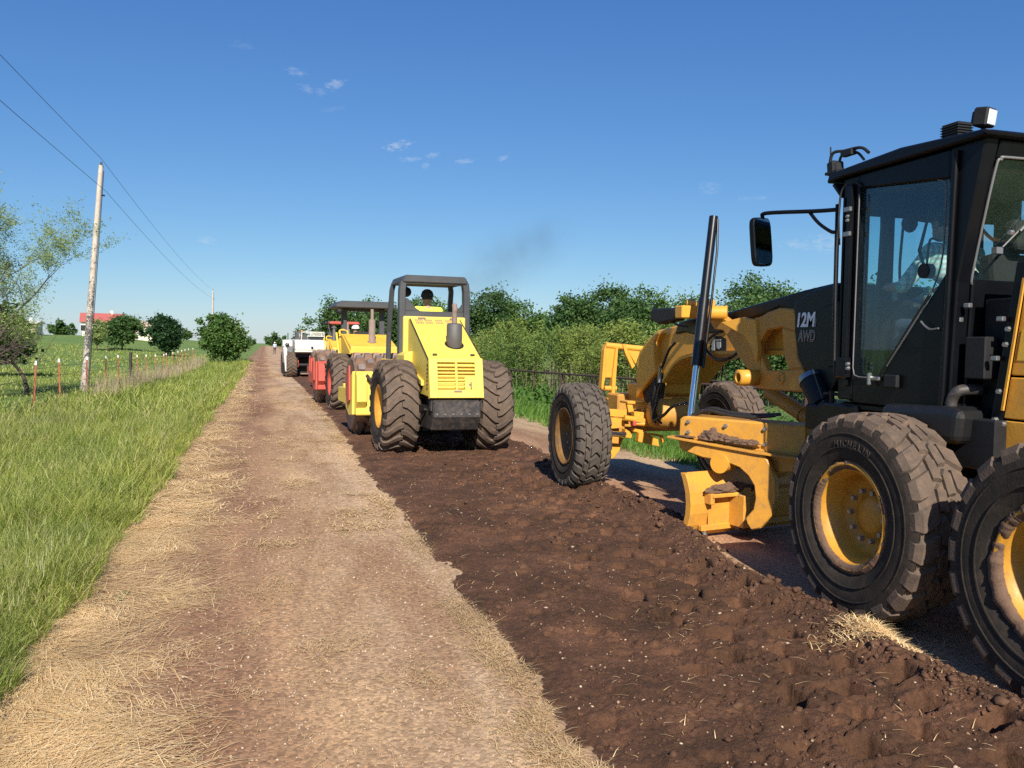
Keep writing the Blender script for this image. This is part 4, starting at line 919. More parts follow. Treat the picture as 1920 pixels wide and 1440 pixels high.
# mirrors
def mirror(sx):
    X = CX-.80 if sx < 0 else CX+.80
    f = lambda px_, py_, y=5.62: None
    m = MB(); s = -1 if sx < 0 else 1
    base = X0-.02 if sx < 0 else X1+.02
    hp = Vector((CX+s*1.0, 6.22, 2.64))
    m.tube([(base,5.56,1.95), (base,5.57,2.86), (base+s*.0,5.57,2.86)], .017, 8)
    m.tube(smooth_path([(base,5.56,2.82), (base+s*.04,5.80,2.84), (hp.x+.0,6.16,2.865), (hp.x,6.22,2.84), (hp.x,6.23,2.80)], 5), .016, 8)
    m.tube(smooth_path([(base,5.56,2.66), (base+s*.01,5.62,2.66), (base+s*.03,5.75,2.74), (base+s*.045,5.85,2.838)], 5), .014, 8)
    arm = gp(m, 'mirror_arm', 'machine_black', 0, cab)
    m = MB(); n = 20; pl = []
    for k in range(n):
        a = 2*math.pi*k/n; c_, s_ = math.cos(a), math.sin(a); pl.append((math.copysign(abs(c_)**.35, c_)*.105, math.copysign(abs(s_)**.35, s_)*.20))
    m.prism(pl, -.015, .035, 'y'); h = m.build('mirror_head', 'machine_black', cab, None, .012, 2); h.location = L2(hp); h.rotation_euler = (rad(-4), rad(-3), rad(-14*s))
    m = MB(); m.prism([(a*.9, b*.94) for a, b in pl], -.019, -.0155, 'y'); m.build('mirror_glass', 'mirror_glass', h)
mirror(-1); mirror(1)
# front frame ---------------------------------------------------------
FX0, FX1 = 4.62, 5.18
m = MB()
arch = yz('H', [(1900,560),(1480,600),(1000,612),(700,612),(600,632),(540,650),(480,668),(420,720),(350,820),(300,890),(285,1010),(60,1050),(60,880),(70,700),(95,592),(170,487),(265,402),(455,352),(600,330),(960,300),(1500,210),(1900,150)], FX0)
m.prism(arch, FX0, FX1); fr = gp(m, 'front_frame', 'cat_yellow', .02)
m = MB(); m.prism(yz('H', [(1900,640),(1480,640),(1000,625),(600,645),(540,662),(480,682),(420,735),(350,835),(310,900),(300,880),(350,800),(420,700),(480,650),(540,630),(600,612),(1000,590),(1480,590),(1900,590)], FX0-.04), FX0-.04, FX1+.04); gp(m, 'frame_flange', 'cat_yellow', .004, fr)
# nose plating of the gooseneck
m = MB(); m.prism(yz('F', [(455,700),(460,540),(490,250),(560,140),(650,35),(690,20),(640,120),(640,330),(660,430),(520,608)], 4.52), 4.52, FX0+.01); gp(m, 'nose_plate', 'cat_yellow', .01, fr)
m = MB(); m.slab([at(*zz('F',690,395), Y=9.62)[:], at(*zz('F',690,95), Y=9.62)[:], at(*zz('F',860,0), Y=9.35)[:], at(*zz('F',850,140), Y=9.35)[:]], (0,1,0), .03); gp(m, 'nose_gusset', 'cat_yellow', .006, fr)
# black top cover
m = MB(); tp = yz('H', [(450,352),(470,322),(600,286),(760,262),(960,222),(1640,22),(1960,-55),(1990,140),(1560,215),(1420,180),(1280,250),(1000,330),(850,425),(600,440),(520,420),(430,440)], FX0-.03)
m.prism(tp, FX0-.03, FX1+.03); gp(m, 'top_cover', 'machine_black', .02, fr, 2)
# fairing carrying the model lettering
m = MB(); fa = yz('H', [(1560,140),(1700,40),(1960,-50),(2000,830),(1900,990),(1760,840),(1640,760),(1590,640),(1560,420)], 4.44)
m.prism(fa, 4.44, 5.36); fair = gp(m, 'fairing', 'machine_black', .018, None, 2)
m = MB(); m.prism(yz('H', [(1840,180),(1985,120),(1985,760),(1880,745),(1800,620),(1810,260)], 4.425), 4.425, 4.445); gp(m, 'fairing_panel', 'machine_black', .012, fair)
def side_text(txt, z0x, z0y, hpx, X, mat, shear=.15, outline=0, squeeze=.62, name='model_lettering', rx=0):
    p = at(*zz('H', z0x, z0y), X=X); q = at(*zz('H', z0x, z0y-hpx), X=X); size = (q.z-p.z)/.70
    me = text_mesh(txt, size, shear, .002, outline, squeeze)
    me.transform(Matrix(((0,0,-1,X), (-1,0,0,p.y), (0,1,0,p.z), (0,0,0,1)))); me.transform(Matrix.Translation(-Vector(GO)))
    me.materials.append(MATS[mat]); return link(name, me, fair)
side_text('12M', 1574, 366, 128, 4.437, 'lettering_white', .15, 0, .90)
side_text('3', 1752, 366, 80, 4.437, 'lettering_bronze', .12, .0028, .5)
side_text('AWD', 1600, 505, 104, 4.437, 'lettering_bronze', .12, .0032, .70)
# dealer badge on the frame
m = MB(); m.prism(yz('Q', [(380,430),(380,330),(440,225),(530,225),(600,260),(600,430)], FX0-.006), FX0-.006, FX0+.01); bd = gp(m, 'dealer_badge', 'matte_black', .002, fr)
m = MB(); m.prism(yz('Q', [(465,300),(525,300),(525,380),(500,405),(470,385)], FX0-.010), FX0-.010, FX0-.005); m.prism(yz('Q', [(455,270),(525,266),(525,282),(455,286)], FX0-.010), FX0-.010, FX0-.005); gp(m, 'badge_emblem', 'badge_grey', 0, bd)
m = MB(); m.prism(yz('Q', [(395,425),(392,350),(430,250),(450,250),(440,330),(442,420)], FX0-.009), FX0-.009, FX0-.005); gp(m, 'badge_panel', 'badge_grey', 0, bd)
p = at(*zz('Q', 388, 428), X=FX0); me = text_mesh('C', .09, 0, .002, 0, .7); me.transform(Matrix(((0,0,-1,FX0-.012), (-1,0,0,p.y), (0,1,0,p.z), (0,0,0,1)))); me.transform(Matrix.Translation(-Vector(GO))); me.materials.append(MATS['matte_black']); link('badge_letter', me, bd)
# blade lift saddle
SX = 4.45
m = MB(); m.prism(yz('H', [(760,300),(830,240),(950,320),(1060,277),(1190,300),(1300,232),(1420,186),(1550,200),(1595,300),(1580,640),(1640,760),(1690,870),(1690,990),(1250,960),(1110,900),(1150,790),(1105,760),(1000,600),(890,402),(800,390)], SX)[::-1], SX, SX+.07)
# window through the plate is closed by a darker recess plate; the plate itself is split into bars
m = MB()
for poly in ([(745,300),(830,235),(960,330),(1100,290),(1195,300),(1215,590),(1240,770),(1200,800),(1105,762),(1000,600),(890,405),(800,390)],
             [(1195,300),(1300,232),(1420,186),(1550,200),(1595,300),(1595,420),(1440,372),(1300,402),(1222,520),(1212,560)],
             [(1440,372),(1595,420),(1582,640),(1640,762),(1500,772),(1462,650)],
             [(1105,762),(1240,772),(1240,640),(1300,780),(1500,772),(1640,762),(1690,870),(1690,990),(1250,960),(1110,905)]):
    m.prism(yz('H', poly, SX), SX, SX+.08)
sad = gp(m, 'lift_saddle', 'cat_yellow_dirty', .012)
m = MB(); P = [at(*zz('H', *p), X=SX-.10)[:] for p in [(950,322),(1060,277),(1190,300)]] ; Q_ = [at(*zz('H', *p), X=SX)[:] for p in [(1212,590),(1195,700),(1150,560),(1085,455)]]
m.slab([at(*zz('H', *p), X=SX-.03)[:] for p in [(940,330),(1060,277),(1190,300),(1215,590),(1200,700),(1150,560),(1085,455)]], (1,0,0), .05)
ob = gp(m, 'saddle_gusset', 'cat_yellow', .006, sad)
# the gusset faces back and left, so it stands turned to the light
for v in ob.data.vertices:
    if v.co.y+GO[1] > 7.45: v.co.x -= .14*min(1, (v.co.y+GO[1]-7.05)/.9)
m = MB()
q = at(*zz('H', 815, 240), X=4.42); m.cyl((4.26,q.y+.06,q.z), (4.50,q.y-.10,q.z), .075, n=20)
q2 = at(*zz('H', 655, 225), X=4.42); m.box(4.16,4.50,q2.y-.13,q2.y+.03,q2.z-.075,q2.z+.055)
q3 = at(*zz('H', 620, 150), X=4.40); m.cyl((4.33,q3.y+.03,q3.z),(4.40,q3.y-.02,q3.z),.05,n=16); m.box(4.36,4.42,q3.y-.05,q3.y+.03,q3.z-.08,q3.z+.02)
q4 = at(*zz('H', 785, 150), X=4.44); m.box(4.40,4.46,q4.y-.04,q4.y+.05,q4.z-.08,q4.z+.04); gp(m, 'cylinder_clamp', 'cat_yellow', .01, sad)
q = at(*zz('H', 1145, 850), X=4.38); m = MB(); m.lathe([(.045,-.13),(.075,-.13),(.075,.10),(.045,.10),(.045,-.13)], (4.38,q.y,q.z), 'x', 20); gp(m, 'pin_boss', 'cat_yellow', 0, sad)
q = at(*zz('H', 1430, 855), X=SX-.01); m = MB(); m.lathe([(.03,.02),(.03,-.012),(.055,-.012),(.055,.02)], (SX,q.y,q.z), 'x', 16); gp(m, 'pin_boss', 'cat_yellow_dirty', 0, sad)
# lift cylinder
LX = 4.36
PT, PB = at(1338, 408, X=4.36), at(1294, 790, X=4.04)
def lp(px_, py_):        # the point of the cylinder's own axis seen at that height
    best = min((abs((720-F_PX*(q-CAM).dot(UP)/(q-CAM).dot(FW))-py_), i, q) for i, q in ((i, PT.lerp(PB, i/400)) for i in range(-4, 410)))
    return best[2][:]
m = MB(); m.cyl(lp(1338,408), lp(1321,575), .045, n=18); m.cyl(lp(1322,560), lp(1305,686), .054, n=18); m.cyl(lp(1338,406), lp(1337,414), .045, n=14); lc = gp(m, 'lift_cylinder', 'cylinder_black', 0)
m = MB(); m.cyl(lp(1305.5,684), lp(1294,782), .032, n=16); gp(m, 'cylinder_rod', 'chrome', 0, lc)
m = MB(); e_ = Vector((.05,-.06,0)); m.tube([(Vector(lp(0,560))+e_)[:], (Vector(lp(0,690))+e_*.9)[:]], .016, 8); m.tube([(Vector(lp(0,412))+e_*.6)[:], (Vector(lp(0,470))+e_)[:], (Vector(lp(0,560))+e_)[:]], .012, 8); gp(m, 'cylinder_pipe', 'cylinder_black', 0, lc)
# head lamp pod on its arm
m = MB(); a, b = at(*zz('H',248,265), X=4.40), at(*zz('H',510,265), X=4.42)
m.prism([(a.y+.03,a.z+.02),(a.y-.02,a.z+.085),(b.y+.35,b.z+.10),(b.y+.05,b.z+.09),(b.y,b.z+.02),(b.y+.05,b.z-.05),(b.y+.45,b.z-.085),(a.y-.02,a.z-.05)], 4.33, 4.47); pod = gp(m, 'lamp_pod', 'matte_black', .025, None, 2)
m = MB(); m.obox((4.40,a.y+.03,a.z+.01),(.10,.03,.075)); gp(m, 'indicator', 'amber_lens', .01, pod)
m = MB(); m.tube(smooth_path([(4.4,b.y+.1,b.z+.02),(4.44,b.y-.02,b.z+.06),(4.55,b.y-.06,b.z+.03),(4.68,b.y-.05,b.z-.08)]), .028, 8); m.tube(smooth_path([(4.40,b.y+.2,b.z-.06),(4.36,b.y+.02,b.z-.1),(4.40,b.y-.15,b.z-.12)]), .010, 6); gp(m, 'pod_arm', 'matte_black', 0, pod)
# hoses over the frame
def hose(name, pts, r, mat='hose_black', parent=None, X=None):
    m = MB(); m.tube(smooth_path(pts), r, 7); return gp(m, name, mat, 0, parent)
def hx(k, pts, X): return [at(*zz(k, *p), X=X)[:] for p in pts]
hose('hose', hx('Q', [(500,165),(400,230),(310,325),(320,400),(400,500),(520,560),(650,530),(760,450)], FX0-.07), .016)
hose('hose', hx('Q', [(290,340),(330,430),(420,520),(540,545),(640,520)], FX0-.10), .013)
hose('hose', hx('F', [(860,130),(800,200),(730,370),(705,430),(690,560),(650,640),(640,760),(660,880),(700,940)], 4.42), .016)
hose('hose', hx('F', [(650,490),(655,600),(640,700),(640,800),(660,900),(720,960)], 4.40), .014)
hose('hose', hx('F', [(720,560),(690,640),(670,760),(640,860),(640,930),(740,880),(820,800),(900,765),(990,750)], 4.38), .018)
hose('hose', hx('F', [(610,640),(620,760),(640,880),(655,960)], 4.43), .013)
hose('hose_fitting', hx('F', [(712,380),(706,420),(700,480),(700,540)], 4.40), .019, 'bare_steel')
m = MB(); m.prism(yz('F', [(600,560),(700,440),(712,560),(690,700),(650,760),(540,735),(520,620)], 4.56), 4.56, 4.63); gp(m, 'gap_shade', 'matte_black', .01)  # black plate added as the dark gap behind the hoses, no real shield
# diagonal drive tube and intake boot behind the saddle
m = MB(); a, b = at(*zz('H',1330,990), X=5.0), at(*zz('H',1790,1290), X=5.0); m.cyl(a[:], b[:], .075, n=16); m.cyl((a+(b-a)*.70)[:], (a+(b-a)*.74)[:], .085, n=16); gp(m, 'drive_shaft', 'cat_yellow_dirty', 0)
m = MB(); a, b = at(*zz('S',160,790), X=4.42), at(*zz('S',270,1010), X=4.42); m.cyl(a[:], b[:], .10, n=20); m.tube([b[:], (b+Vector((.05,-.12,-.14)))[:]], .10, 16); bt = gp(m, 'intake_boot', 'matte_black', 0)
m = MB(); d = (b-a).normalized(); m.cyl((a+d*.005)[:], (a+d*.05)[:], .106, n=20); gp(m, 'hose_band', 'bare_steel', 0, bt)
# circle, drawbar and moldboard ------------------------------------------
E1 = Vector((.56, -.83, 0)).normalized(); NB = Vector((-.83, -.56, 0))       # along the turned yoke, and its outward normal
Y0 = Vector((3.82, 7.46, 0))
def on_yoke(px_, py_, off=0.0):
    o = Y0+NB*off; d = RT*((px_-960)/F_PX)+UP*((720-py_)/F_PX)+FW; t = (o-CAM).dot(NB)/d.dot(NB); return CAM+d*t
def yk(pts, off=0.0): return [on_yoke(*zz('M', *p), off) for p in pts]
m = MB(); m.slab(yk([(70,240),(90,215),(130,208),(600,248),(1300,300),(1300,600),(860,545),(60,425)]), -NB, .35); yoke = gp(m, 'circle_yoke', 'blade_yellow', .015)
m = MB(); fl = yk([(15,388),(860,540),(1300,600)], .0); f2 = [p+NB*.13 for p in fl]
m.add([*fl, *f2, *[p-Vector((0,0,.022)) for p in fl], *[p-Vector((0,0,.022)) for p in f2]], [(0,3,4,1),(1,4,5,2),(6,7,10,9),(7,8,11,10),(3,9,10,4),(4,10,11,5),(0,6,9,3),(2,5,11,8),(0,1,7,6),(1,2,8,7)]); gp(m, 'yoke_flange', 'cat_yellow_dirty', .004, yoke)
m = MB(); m.slab(yk([(62,430),(65,510),(130,552),(300,612),(400,628),(520,655),(900,760),(1250,740),(1250,600),(860,545)]), -NB, .25); gp(m, 'yoke_web', 'cat_yellow', .01, yoke)
m = MB(); m.slab(yk([(135,552),(250,470),(500,500),(860,560),(905,605),(950,690),(1000,820),(1005,1000),(960,1170),(850,1290),(760,1305),(720,1240),(708,1190),(780,1110),(802,1000),(790,880),(735,785),(650,705),(520,652),(400,625),(300,610)], .10), -NB, .07); arm = gp(m, 'blade_arm', 'blade_yellow', .01)
m = MB(); m.slab(yk([(860,560),(1040,640),(1040,760),(1003,820),(950,690)], -.0), -NB, .2); gp(m, 'arm_web', 'cat_yellow_dirty', .01, arm)
m = MB(); q = on_yoke(*zz('M', 455, 665), .12); m.cyl(q[:], (q-NB*.2)[:], .09, n=20); gp(m, 'pivot_boss', 'cat_yellow', 0, arm)
m = MB(); m.lathe([(.40,-.05),(.56,-.05),(.56,.05),(.40,.05),(.40,-.05)], (5.15,7.75,.70), 'z', 48); gp(m, 'turntable', 'cat_yellow_dirty', 0)
m = MB(); m.prism([(4.9-.09,9.95),(4.9+.09,9.95),(5.5,7.4),(5.35,7.4),(4.9,8.9),(4.45,7.4),(4.30,7.4)], .86, .98, 'z'); m.v = []; m.f = []; m.m = []; m.s = []; m.prism([(4.81,9.95),(4.99,9.95),(5.10,8.3),(4.70,8.3)], .80, .96, 'z'); gp(m, 'drawbar', 'cat_yellow_dirty', .012)
BD = Vector((.97, .23, 0)).normalized(); BN = Vector((.23, -.97, 0)).normalized()
B0 = at(*zz('M', 97, 1358), Z=.03); B0.z = 0
prof = [(.00,.03),(.055,.14),(.085,.25),(.09,.34),(.075,.45),(.035,.56),(.005,.615)]
pts = [(a, z) for a, z in prof] + [(a+.045, z+(.012 if i == len(prof)-1 else 0)) for i, (a, z) in reversed(list(enumerate(prof)))]
def bl(u, a, z): return (B0 + BD*u + BN*a + Vector((0,0,z)))[:]
m = MB(); n = len(pts); m.add([bl(0, a, z) for a, z in pts]+[bl(3.3, a, z) for a, z in pts], [tuple(range(n)), tuple(range(n,2*n))[::-1]]+[(i, n+i, n+(i+1) % n, (i+1) % n) for i in range(n)]); mold = gp(m, 'moldboard', 'blade_yellow', .004)
pe = [(a-.012, z+.002) for a, z in prof] + [(a+.060, z+.002) for a, z in reversed(prof)]; n = len(pe)
m = MB(); m.add([bl(-.035, a, z) for a, z in pe]+[bl(.03, a, z) for a, z in pe], [tuple(range(n)), tuple(range(n,2*n))[::-1]]+[(i, n+i, n+(i+1) % n, (i+1) % n) for i in range(n)])
gp(m, 'end_bit', 'blade_yellow', .004, mold)
def bbox(u0, u1, a0, a1, z0, z1, name='blade_rail', mat='blade_yellow', top=0.0, par=mold, bev=.006):
    m = MB(); m.hexa([bl(u0,a0,z0), bl(u1,a0,z0), bl(u1,a1,z0), bl(u0,a1,z0), bl(u0,a0,z1), bl(u1,a0,z1), bl(u1,a1,z1-top), bl(u0,a1,z1-top)]); return gp(m, name, mat, bev, par)
bbox(.16, 2.6, .10, .235, .40, .455, top=.02); bbox(.10, 2.6, .10, .15, .085, .14)
bbox(.44, .52, .12, .33, .12, .42, 'slide_bracket'); bbox(.52, .62, .12, .24, .10, .47, 'slide_bracket', 'cat_yellow_dirty')
bbox(.14, .19, .12, .22, .34, .44, 'rail_stop'); bbox(.19, .45, .125, .14, .10, .38, 'back_plate')
for u, z, s in [(.08,.055,.9), (.14,.07,.9), (.46,.41,.9), (.50,.41,.9), (.54,.09,1.1), (.60,.09,1.1), (.47,.20,1.1)]:
    b = link('bolt', BOLT, mold); b.location = L2(bl(u, .14 if z < .12 else .335 if z < .3 else .25, z)); b.rotation_euler = (0,0,rad(90)-.23); b.scale = (s,)*3
for (x, y) in [(160,260),(160,360),(520,300),(520,400),(900,330),(900,480)]:
    q = on_yoke(*zz('M', x, y), .002); b = link('bolt', BOLT, yoke); b.location = L2(q); b.rotation_euler = (0,0,math.atan2(NB.y, NB.x)+math.pi); b.scale = (.9,)*3
hose('hose', [on_yoke(*zz('M', *p), -.12)[:] for p in [(180,212),(330,150),(520,190),(760,215),(1000,200)]], .018)
hose('hose', [on_yoke(*zz('M', *p), -.2)[:] for p in [(230,190),(380,130),(560,170),(800,195),(1050,190)]], .016)
m = MB(); q0, q1 = on_yoke(*zz('M',70,425), .004), on_yoke(*zz('M',1290,596), .004); m.tube([q0[:], q1[:]], .011, 6); gp(m, 'weld_bead', 'cat_yellow_dirty', 0, yoke)
# dried mud lumps lying on flange, blade rail
def lump(name, c, sx, sy, sz, seed, mat='mud', rz=0, parent=None):
    bm = bmesh.new(); bmesh.ops.create_icosphere(bm, subdivisions=4, radius=1); R = random.Random(seed)
    from mathutils import noise as mn
    for v in bm.verts:
        k = 1+.45*mn.noise(v.co*1.8+Vector((seed,0,0)))+.22*mn.noise(v.co*5+Vector((0,seed,0)))+.10*mn.noise(v.co*11)+.05*mn.noise(v.co*24); v.co = Vector((v.co.x*sx*k, v.co.y*sy*k, max(v.co.z, -.15)*sz*k))
    me = bpy.data.meshes.new(name); bm.to_mesh(me); bm.free(); me.materials.append(MATS[mat]); o = link(name, me, parent or G); o.location = L2(c); o.rotation_euler = (0,0,rz)
az = math.atan2(E1.y, E1.x)
for (x, y, sx, sz, sd) in [(390,420,.13,.13,1), (470,425,.10,.085,2), (560,440,.13,.06,3), (680,465,.13,.05,4), (780,470,.07,.055,5), (300,410,.06,.05,6), (130,398,.12,.014,7)]:
    q = on_yoke(*zz('M', x, y), .055); lump('dried_mud', (q.x, q.y, q.z-.005), sx*.8, .05, sz*.62, sd, rz=az, parent=None)
ba = math.atan2(BD.y, BD.x)
for u, a, z, sx, sy, sz, sd in [(.34,.16,.455,.20,.07,.06,11), (.52,.17,.465,.10,.07,.05,12), (.22,.15,.45,.08,.05,.03,13), (.66,.16,.44,.08,.07,.05,14), (.62,.2,.07,.08,.06,.06,15)]: lump('dried_mud', bl(u,a,z), sx, sy, sz, sd, rz=ba)
q = at(1795, 925, X=4.0); lump('dried_mud', (4.02, 4.08, .80), .10, .05, .07, 21, 'mud_red'); lump('dried_mud', (3.98, 4.07, .70), .06, .05, .10, 22, 'mud_red')
# front axle and steering -------------------------------------------------
m = MB(); m.prism([(4.15,.62),(4.15,.80),(4.6,.98),(5.2,.98),(5.65,.80),(5.65,.62),(5.2,.70),(4.6,.70)], 9.98, 10.22, 'y'); ax = gp(m, 'front_axle', 'cat_yellow_dirty', .02)
m = MB(); m.box(4.60,5.20,9.80,10.45,.86,1.30); gp(m, 'bolster', 'cat_yellow', .02, ax)
def fbox(pts, Y, t, name, mat='cat_yellow', bev=.006, par=ax):
    m = MB(); m.prism(xz('F', pts, Y), Y, Y+t, 'y'); return gp(m, name, mat, bev, par)
fbox([(180,815),(365,825),(360,905),(190,890)], 9.62, .12, 'axle_plate'); fbox([(190,900),(330,920),(345,985),(330,1010),(200,1020)], 9.60, .16, 'knuckle'); fbox([(440,840),(580,852),(575,930),(440,905)], 9.58, .1, 'axle_plate')
fbox([(430,1015),(560,1040),(560,1065),(430,1050)], 9.55, .08, 'axle_bracket'); fbox([(490,1060),(560,1050),(620,1095),(690,1130),(700,1205),(480,1155)], 9.5, .09, 'steer_plate'); fbox([(600,1060),(740,1085),(755,1150),(735,1170),(725,1110),(610,1085)], 9.46, .06, 'steer_plate')
fbox([(350,1020),(395,1050),(420,1090),(410,1120),(345,1110)], 9.5, .12, 'tie_rod_end'); fbox([(440,905),(520,900),(610,940),(605,985),(520,960),(440,945)], 9.5, .07, 'axle_bracket')
fbox([(370,735),(420,730),(605,750),(600,770),(370,760)], 9.72, .25, 'bolster_flange'); fbox([(420,760),(440,850),(380,850),(365,760)], 9.74, .05, 'bolster_leg'); fbox([(540,770),(570,850),(520,850)], 9.74, .05, 'bolster_leg')
fbox([(185,1195),(300,1185),(290,1240),(230,1320),(165,1345)], 9.72, .14, 'axle_guard'); fbox([(215,1100),(330,1110),(300,1190),(200,1200)], 9.75, .2, 'axle_guard', 'cat_yellow_dirty')
fbox([(430,940),(460,935),(465,990),(430,990)], 9.46, .05, 'relief_valve', 'frame_red')
fbox([(720,560),(765,640),(760,730),(725,840),(700,840),(715,700)], 9.5, .04, 'hose_guard'); fbox([(725,735),(800,740),(780,850),(730,850)], 9.52, .06, 'hose_guard')
m = MB(); a, b = at(*zz('F',205,1065), Y=9.5), at(*zz('F',350,1072), Y=9.5); m.cyl(a[:], b[:], .026, n=12); gp(m, 'steer_rod', 'chrome', 0, ax)
m = MB(); a, b = at(*zz('F',335,905), Y=9.5), at(*zz('F',440,920), Y=9.5); m.cyl(a[:], b[:], .035, n=12); a, b = at(*zz('F',640,975), Y=9.45), at(*zz('F',775,995), Y=9.45); m.cyl(a[:], b[:], .04, n=14); a, b = at(*zz('F',440,960), Y=9.55), at(*zz('F',640,975), Y=9.5); m.cyl(a[:], b[:], .03, n=12); gp(m, 'steer_cylinder', 'cat_yellow', 0, ax)
m = MB(); m.lathe([(.001,-.3),(.15,-.28),(.19,-.1),(.19,.15),(.12,.3),(.001,.3)], (4.72,9.35,.98), 'x', 20); gp(m, 'axle_housing', 'cat_yellow_dirty', 0, ax)
# front lift linkage
YL = 10.75
fl = thing('x', None, None) if False else None
m = MB(); m.prism(xz('F', [(150,130),(275,158),(270,185),(248,490),(140,488),(112,600),(92,580)], YL), YL, YL+.04, 'y')
m.prism(xz('F', [(250,180),(275,175),(238,690),(205,688),(212,500)], YL-.05), YL-.05, YL+.06, 'y'); m.prism(xz('F', [(128,200),(150,135),(140,480),(118,620),(98,600)], YL-.05), YL-.05, YL+.06, 'y'); lk = gp(m, 'front_link', 'cat_yellow', .006)
m = MB(); a, b = at(*zz('F',140,152), Y=YL+.02), at(*zz('F',525,190), Y=YL+.02); m.cyl(a[:], b[:], .042, n=16); gp(m, 'link_tube', 'cat_yellow', 0, lk)
m = MB(); m.prism(xz('F', [(318,140),(350,138),(372,200),(450,365),(420,400),(345,235)], YL-.04), YL-.04, YL+.02, 'y'); m.prism(xz('F', [(360,190),(500,210),(490,250),(455,350)], YL), YL, YL+.04, 'y'); gp(m, 'link_arm', 'cat_yellow', .006, lk)
m = MB(); a, b = at(*zz('F',125,598), Y=YL), at(*zz('F',250,600), Y=YL); m.cyl(a[:], b[:], .035, n=12); m.prism(xz('F', [(160,700),(205,690),(270,710),(330,800),(320,830),(190,815)], YL-.02), YL-.02, YL+.10, 'y'); gp(m, 'link_pin', 'cat_yellow', .004, lk)
m = MB(); m.box(4.45,5.3,10.4,10.8,.80,1.15); gp(m, 'push_block', 'cat_yellow_dirty', .02, lk)
person('person', 'operator in brimmed hat and green plaid shirt inside the grader cab', (4.70, 4.86, 1.37), rad(4), 'sit', 'shirt_plaid', 'trousers', 'brim', 'hat_felt', .13, 1.05, None, [(-.26,.40,.82),(.26,.40,.82)])
# ------------------------------------------------------------------ padfoot rollers (local: rear axle on the ground at the origin, y forward)
RT_R, RT_W = .765, .57
bar_t = tyre_mesh(RT_R, RT_W, .36, .045, 'bar', 'tread_dusty', 60, 5)
def drum_meshes():
    m = MB(); r = .70; m.lathe([(.05,-1.03),(r-.05,-1.03),(r,-1.05),(r,1.05),(r-.05,1.03),(.05,1.03)], n=56); shell = m.mesh('drum', ['drum_steel'])
    p = MB()
    for i in range(11):
        w_ = -.93+i*.186
        for k in range(15):
            a = 2*math.pi*(k+(.5 if i % 2 else 0))/15; M = Matrix.Rotation(-a, 4, 'X')
            pts = [(w_-.075,-.085,r-.01),(w_+.075,-.085,r-.01),(w_+.075,.085,r-.01),(w_-.075,.085,r-.01),(w_-.055,-.06,r+.10),(w_+.055,-.06,r+.10),(w_+.055,.06,r+.10),(w_-.055,.06,r+.10)]
            o = len(p.v); p.hexa([(M @ Vector(q))[:] for q in pts]); p.m[-6:] = [0,1,0,0,0,0]
    return shell, p.mesh('pads', ['drum_steel', 'pad_steel'])
DRUM, PADS = drum_meshes()
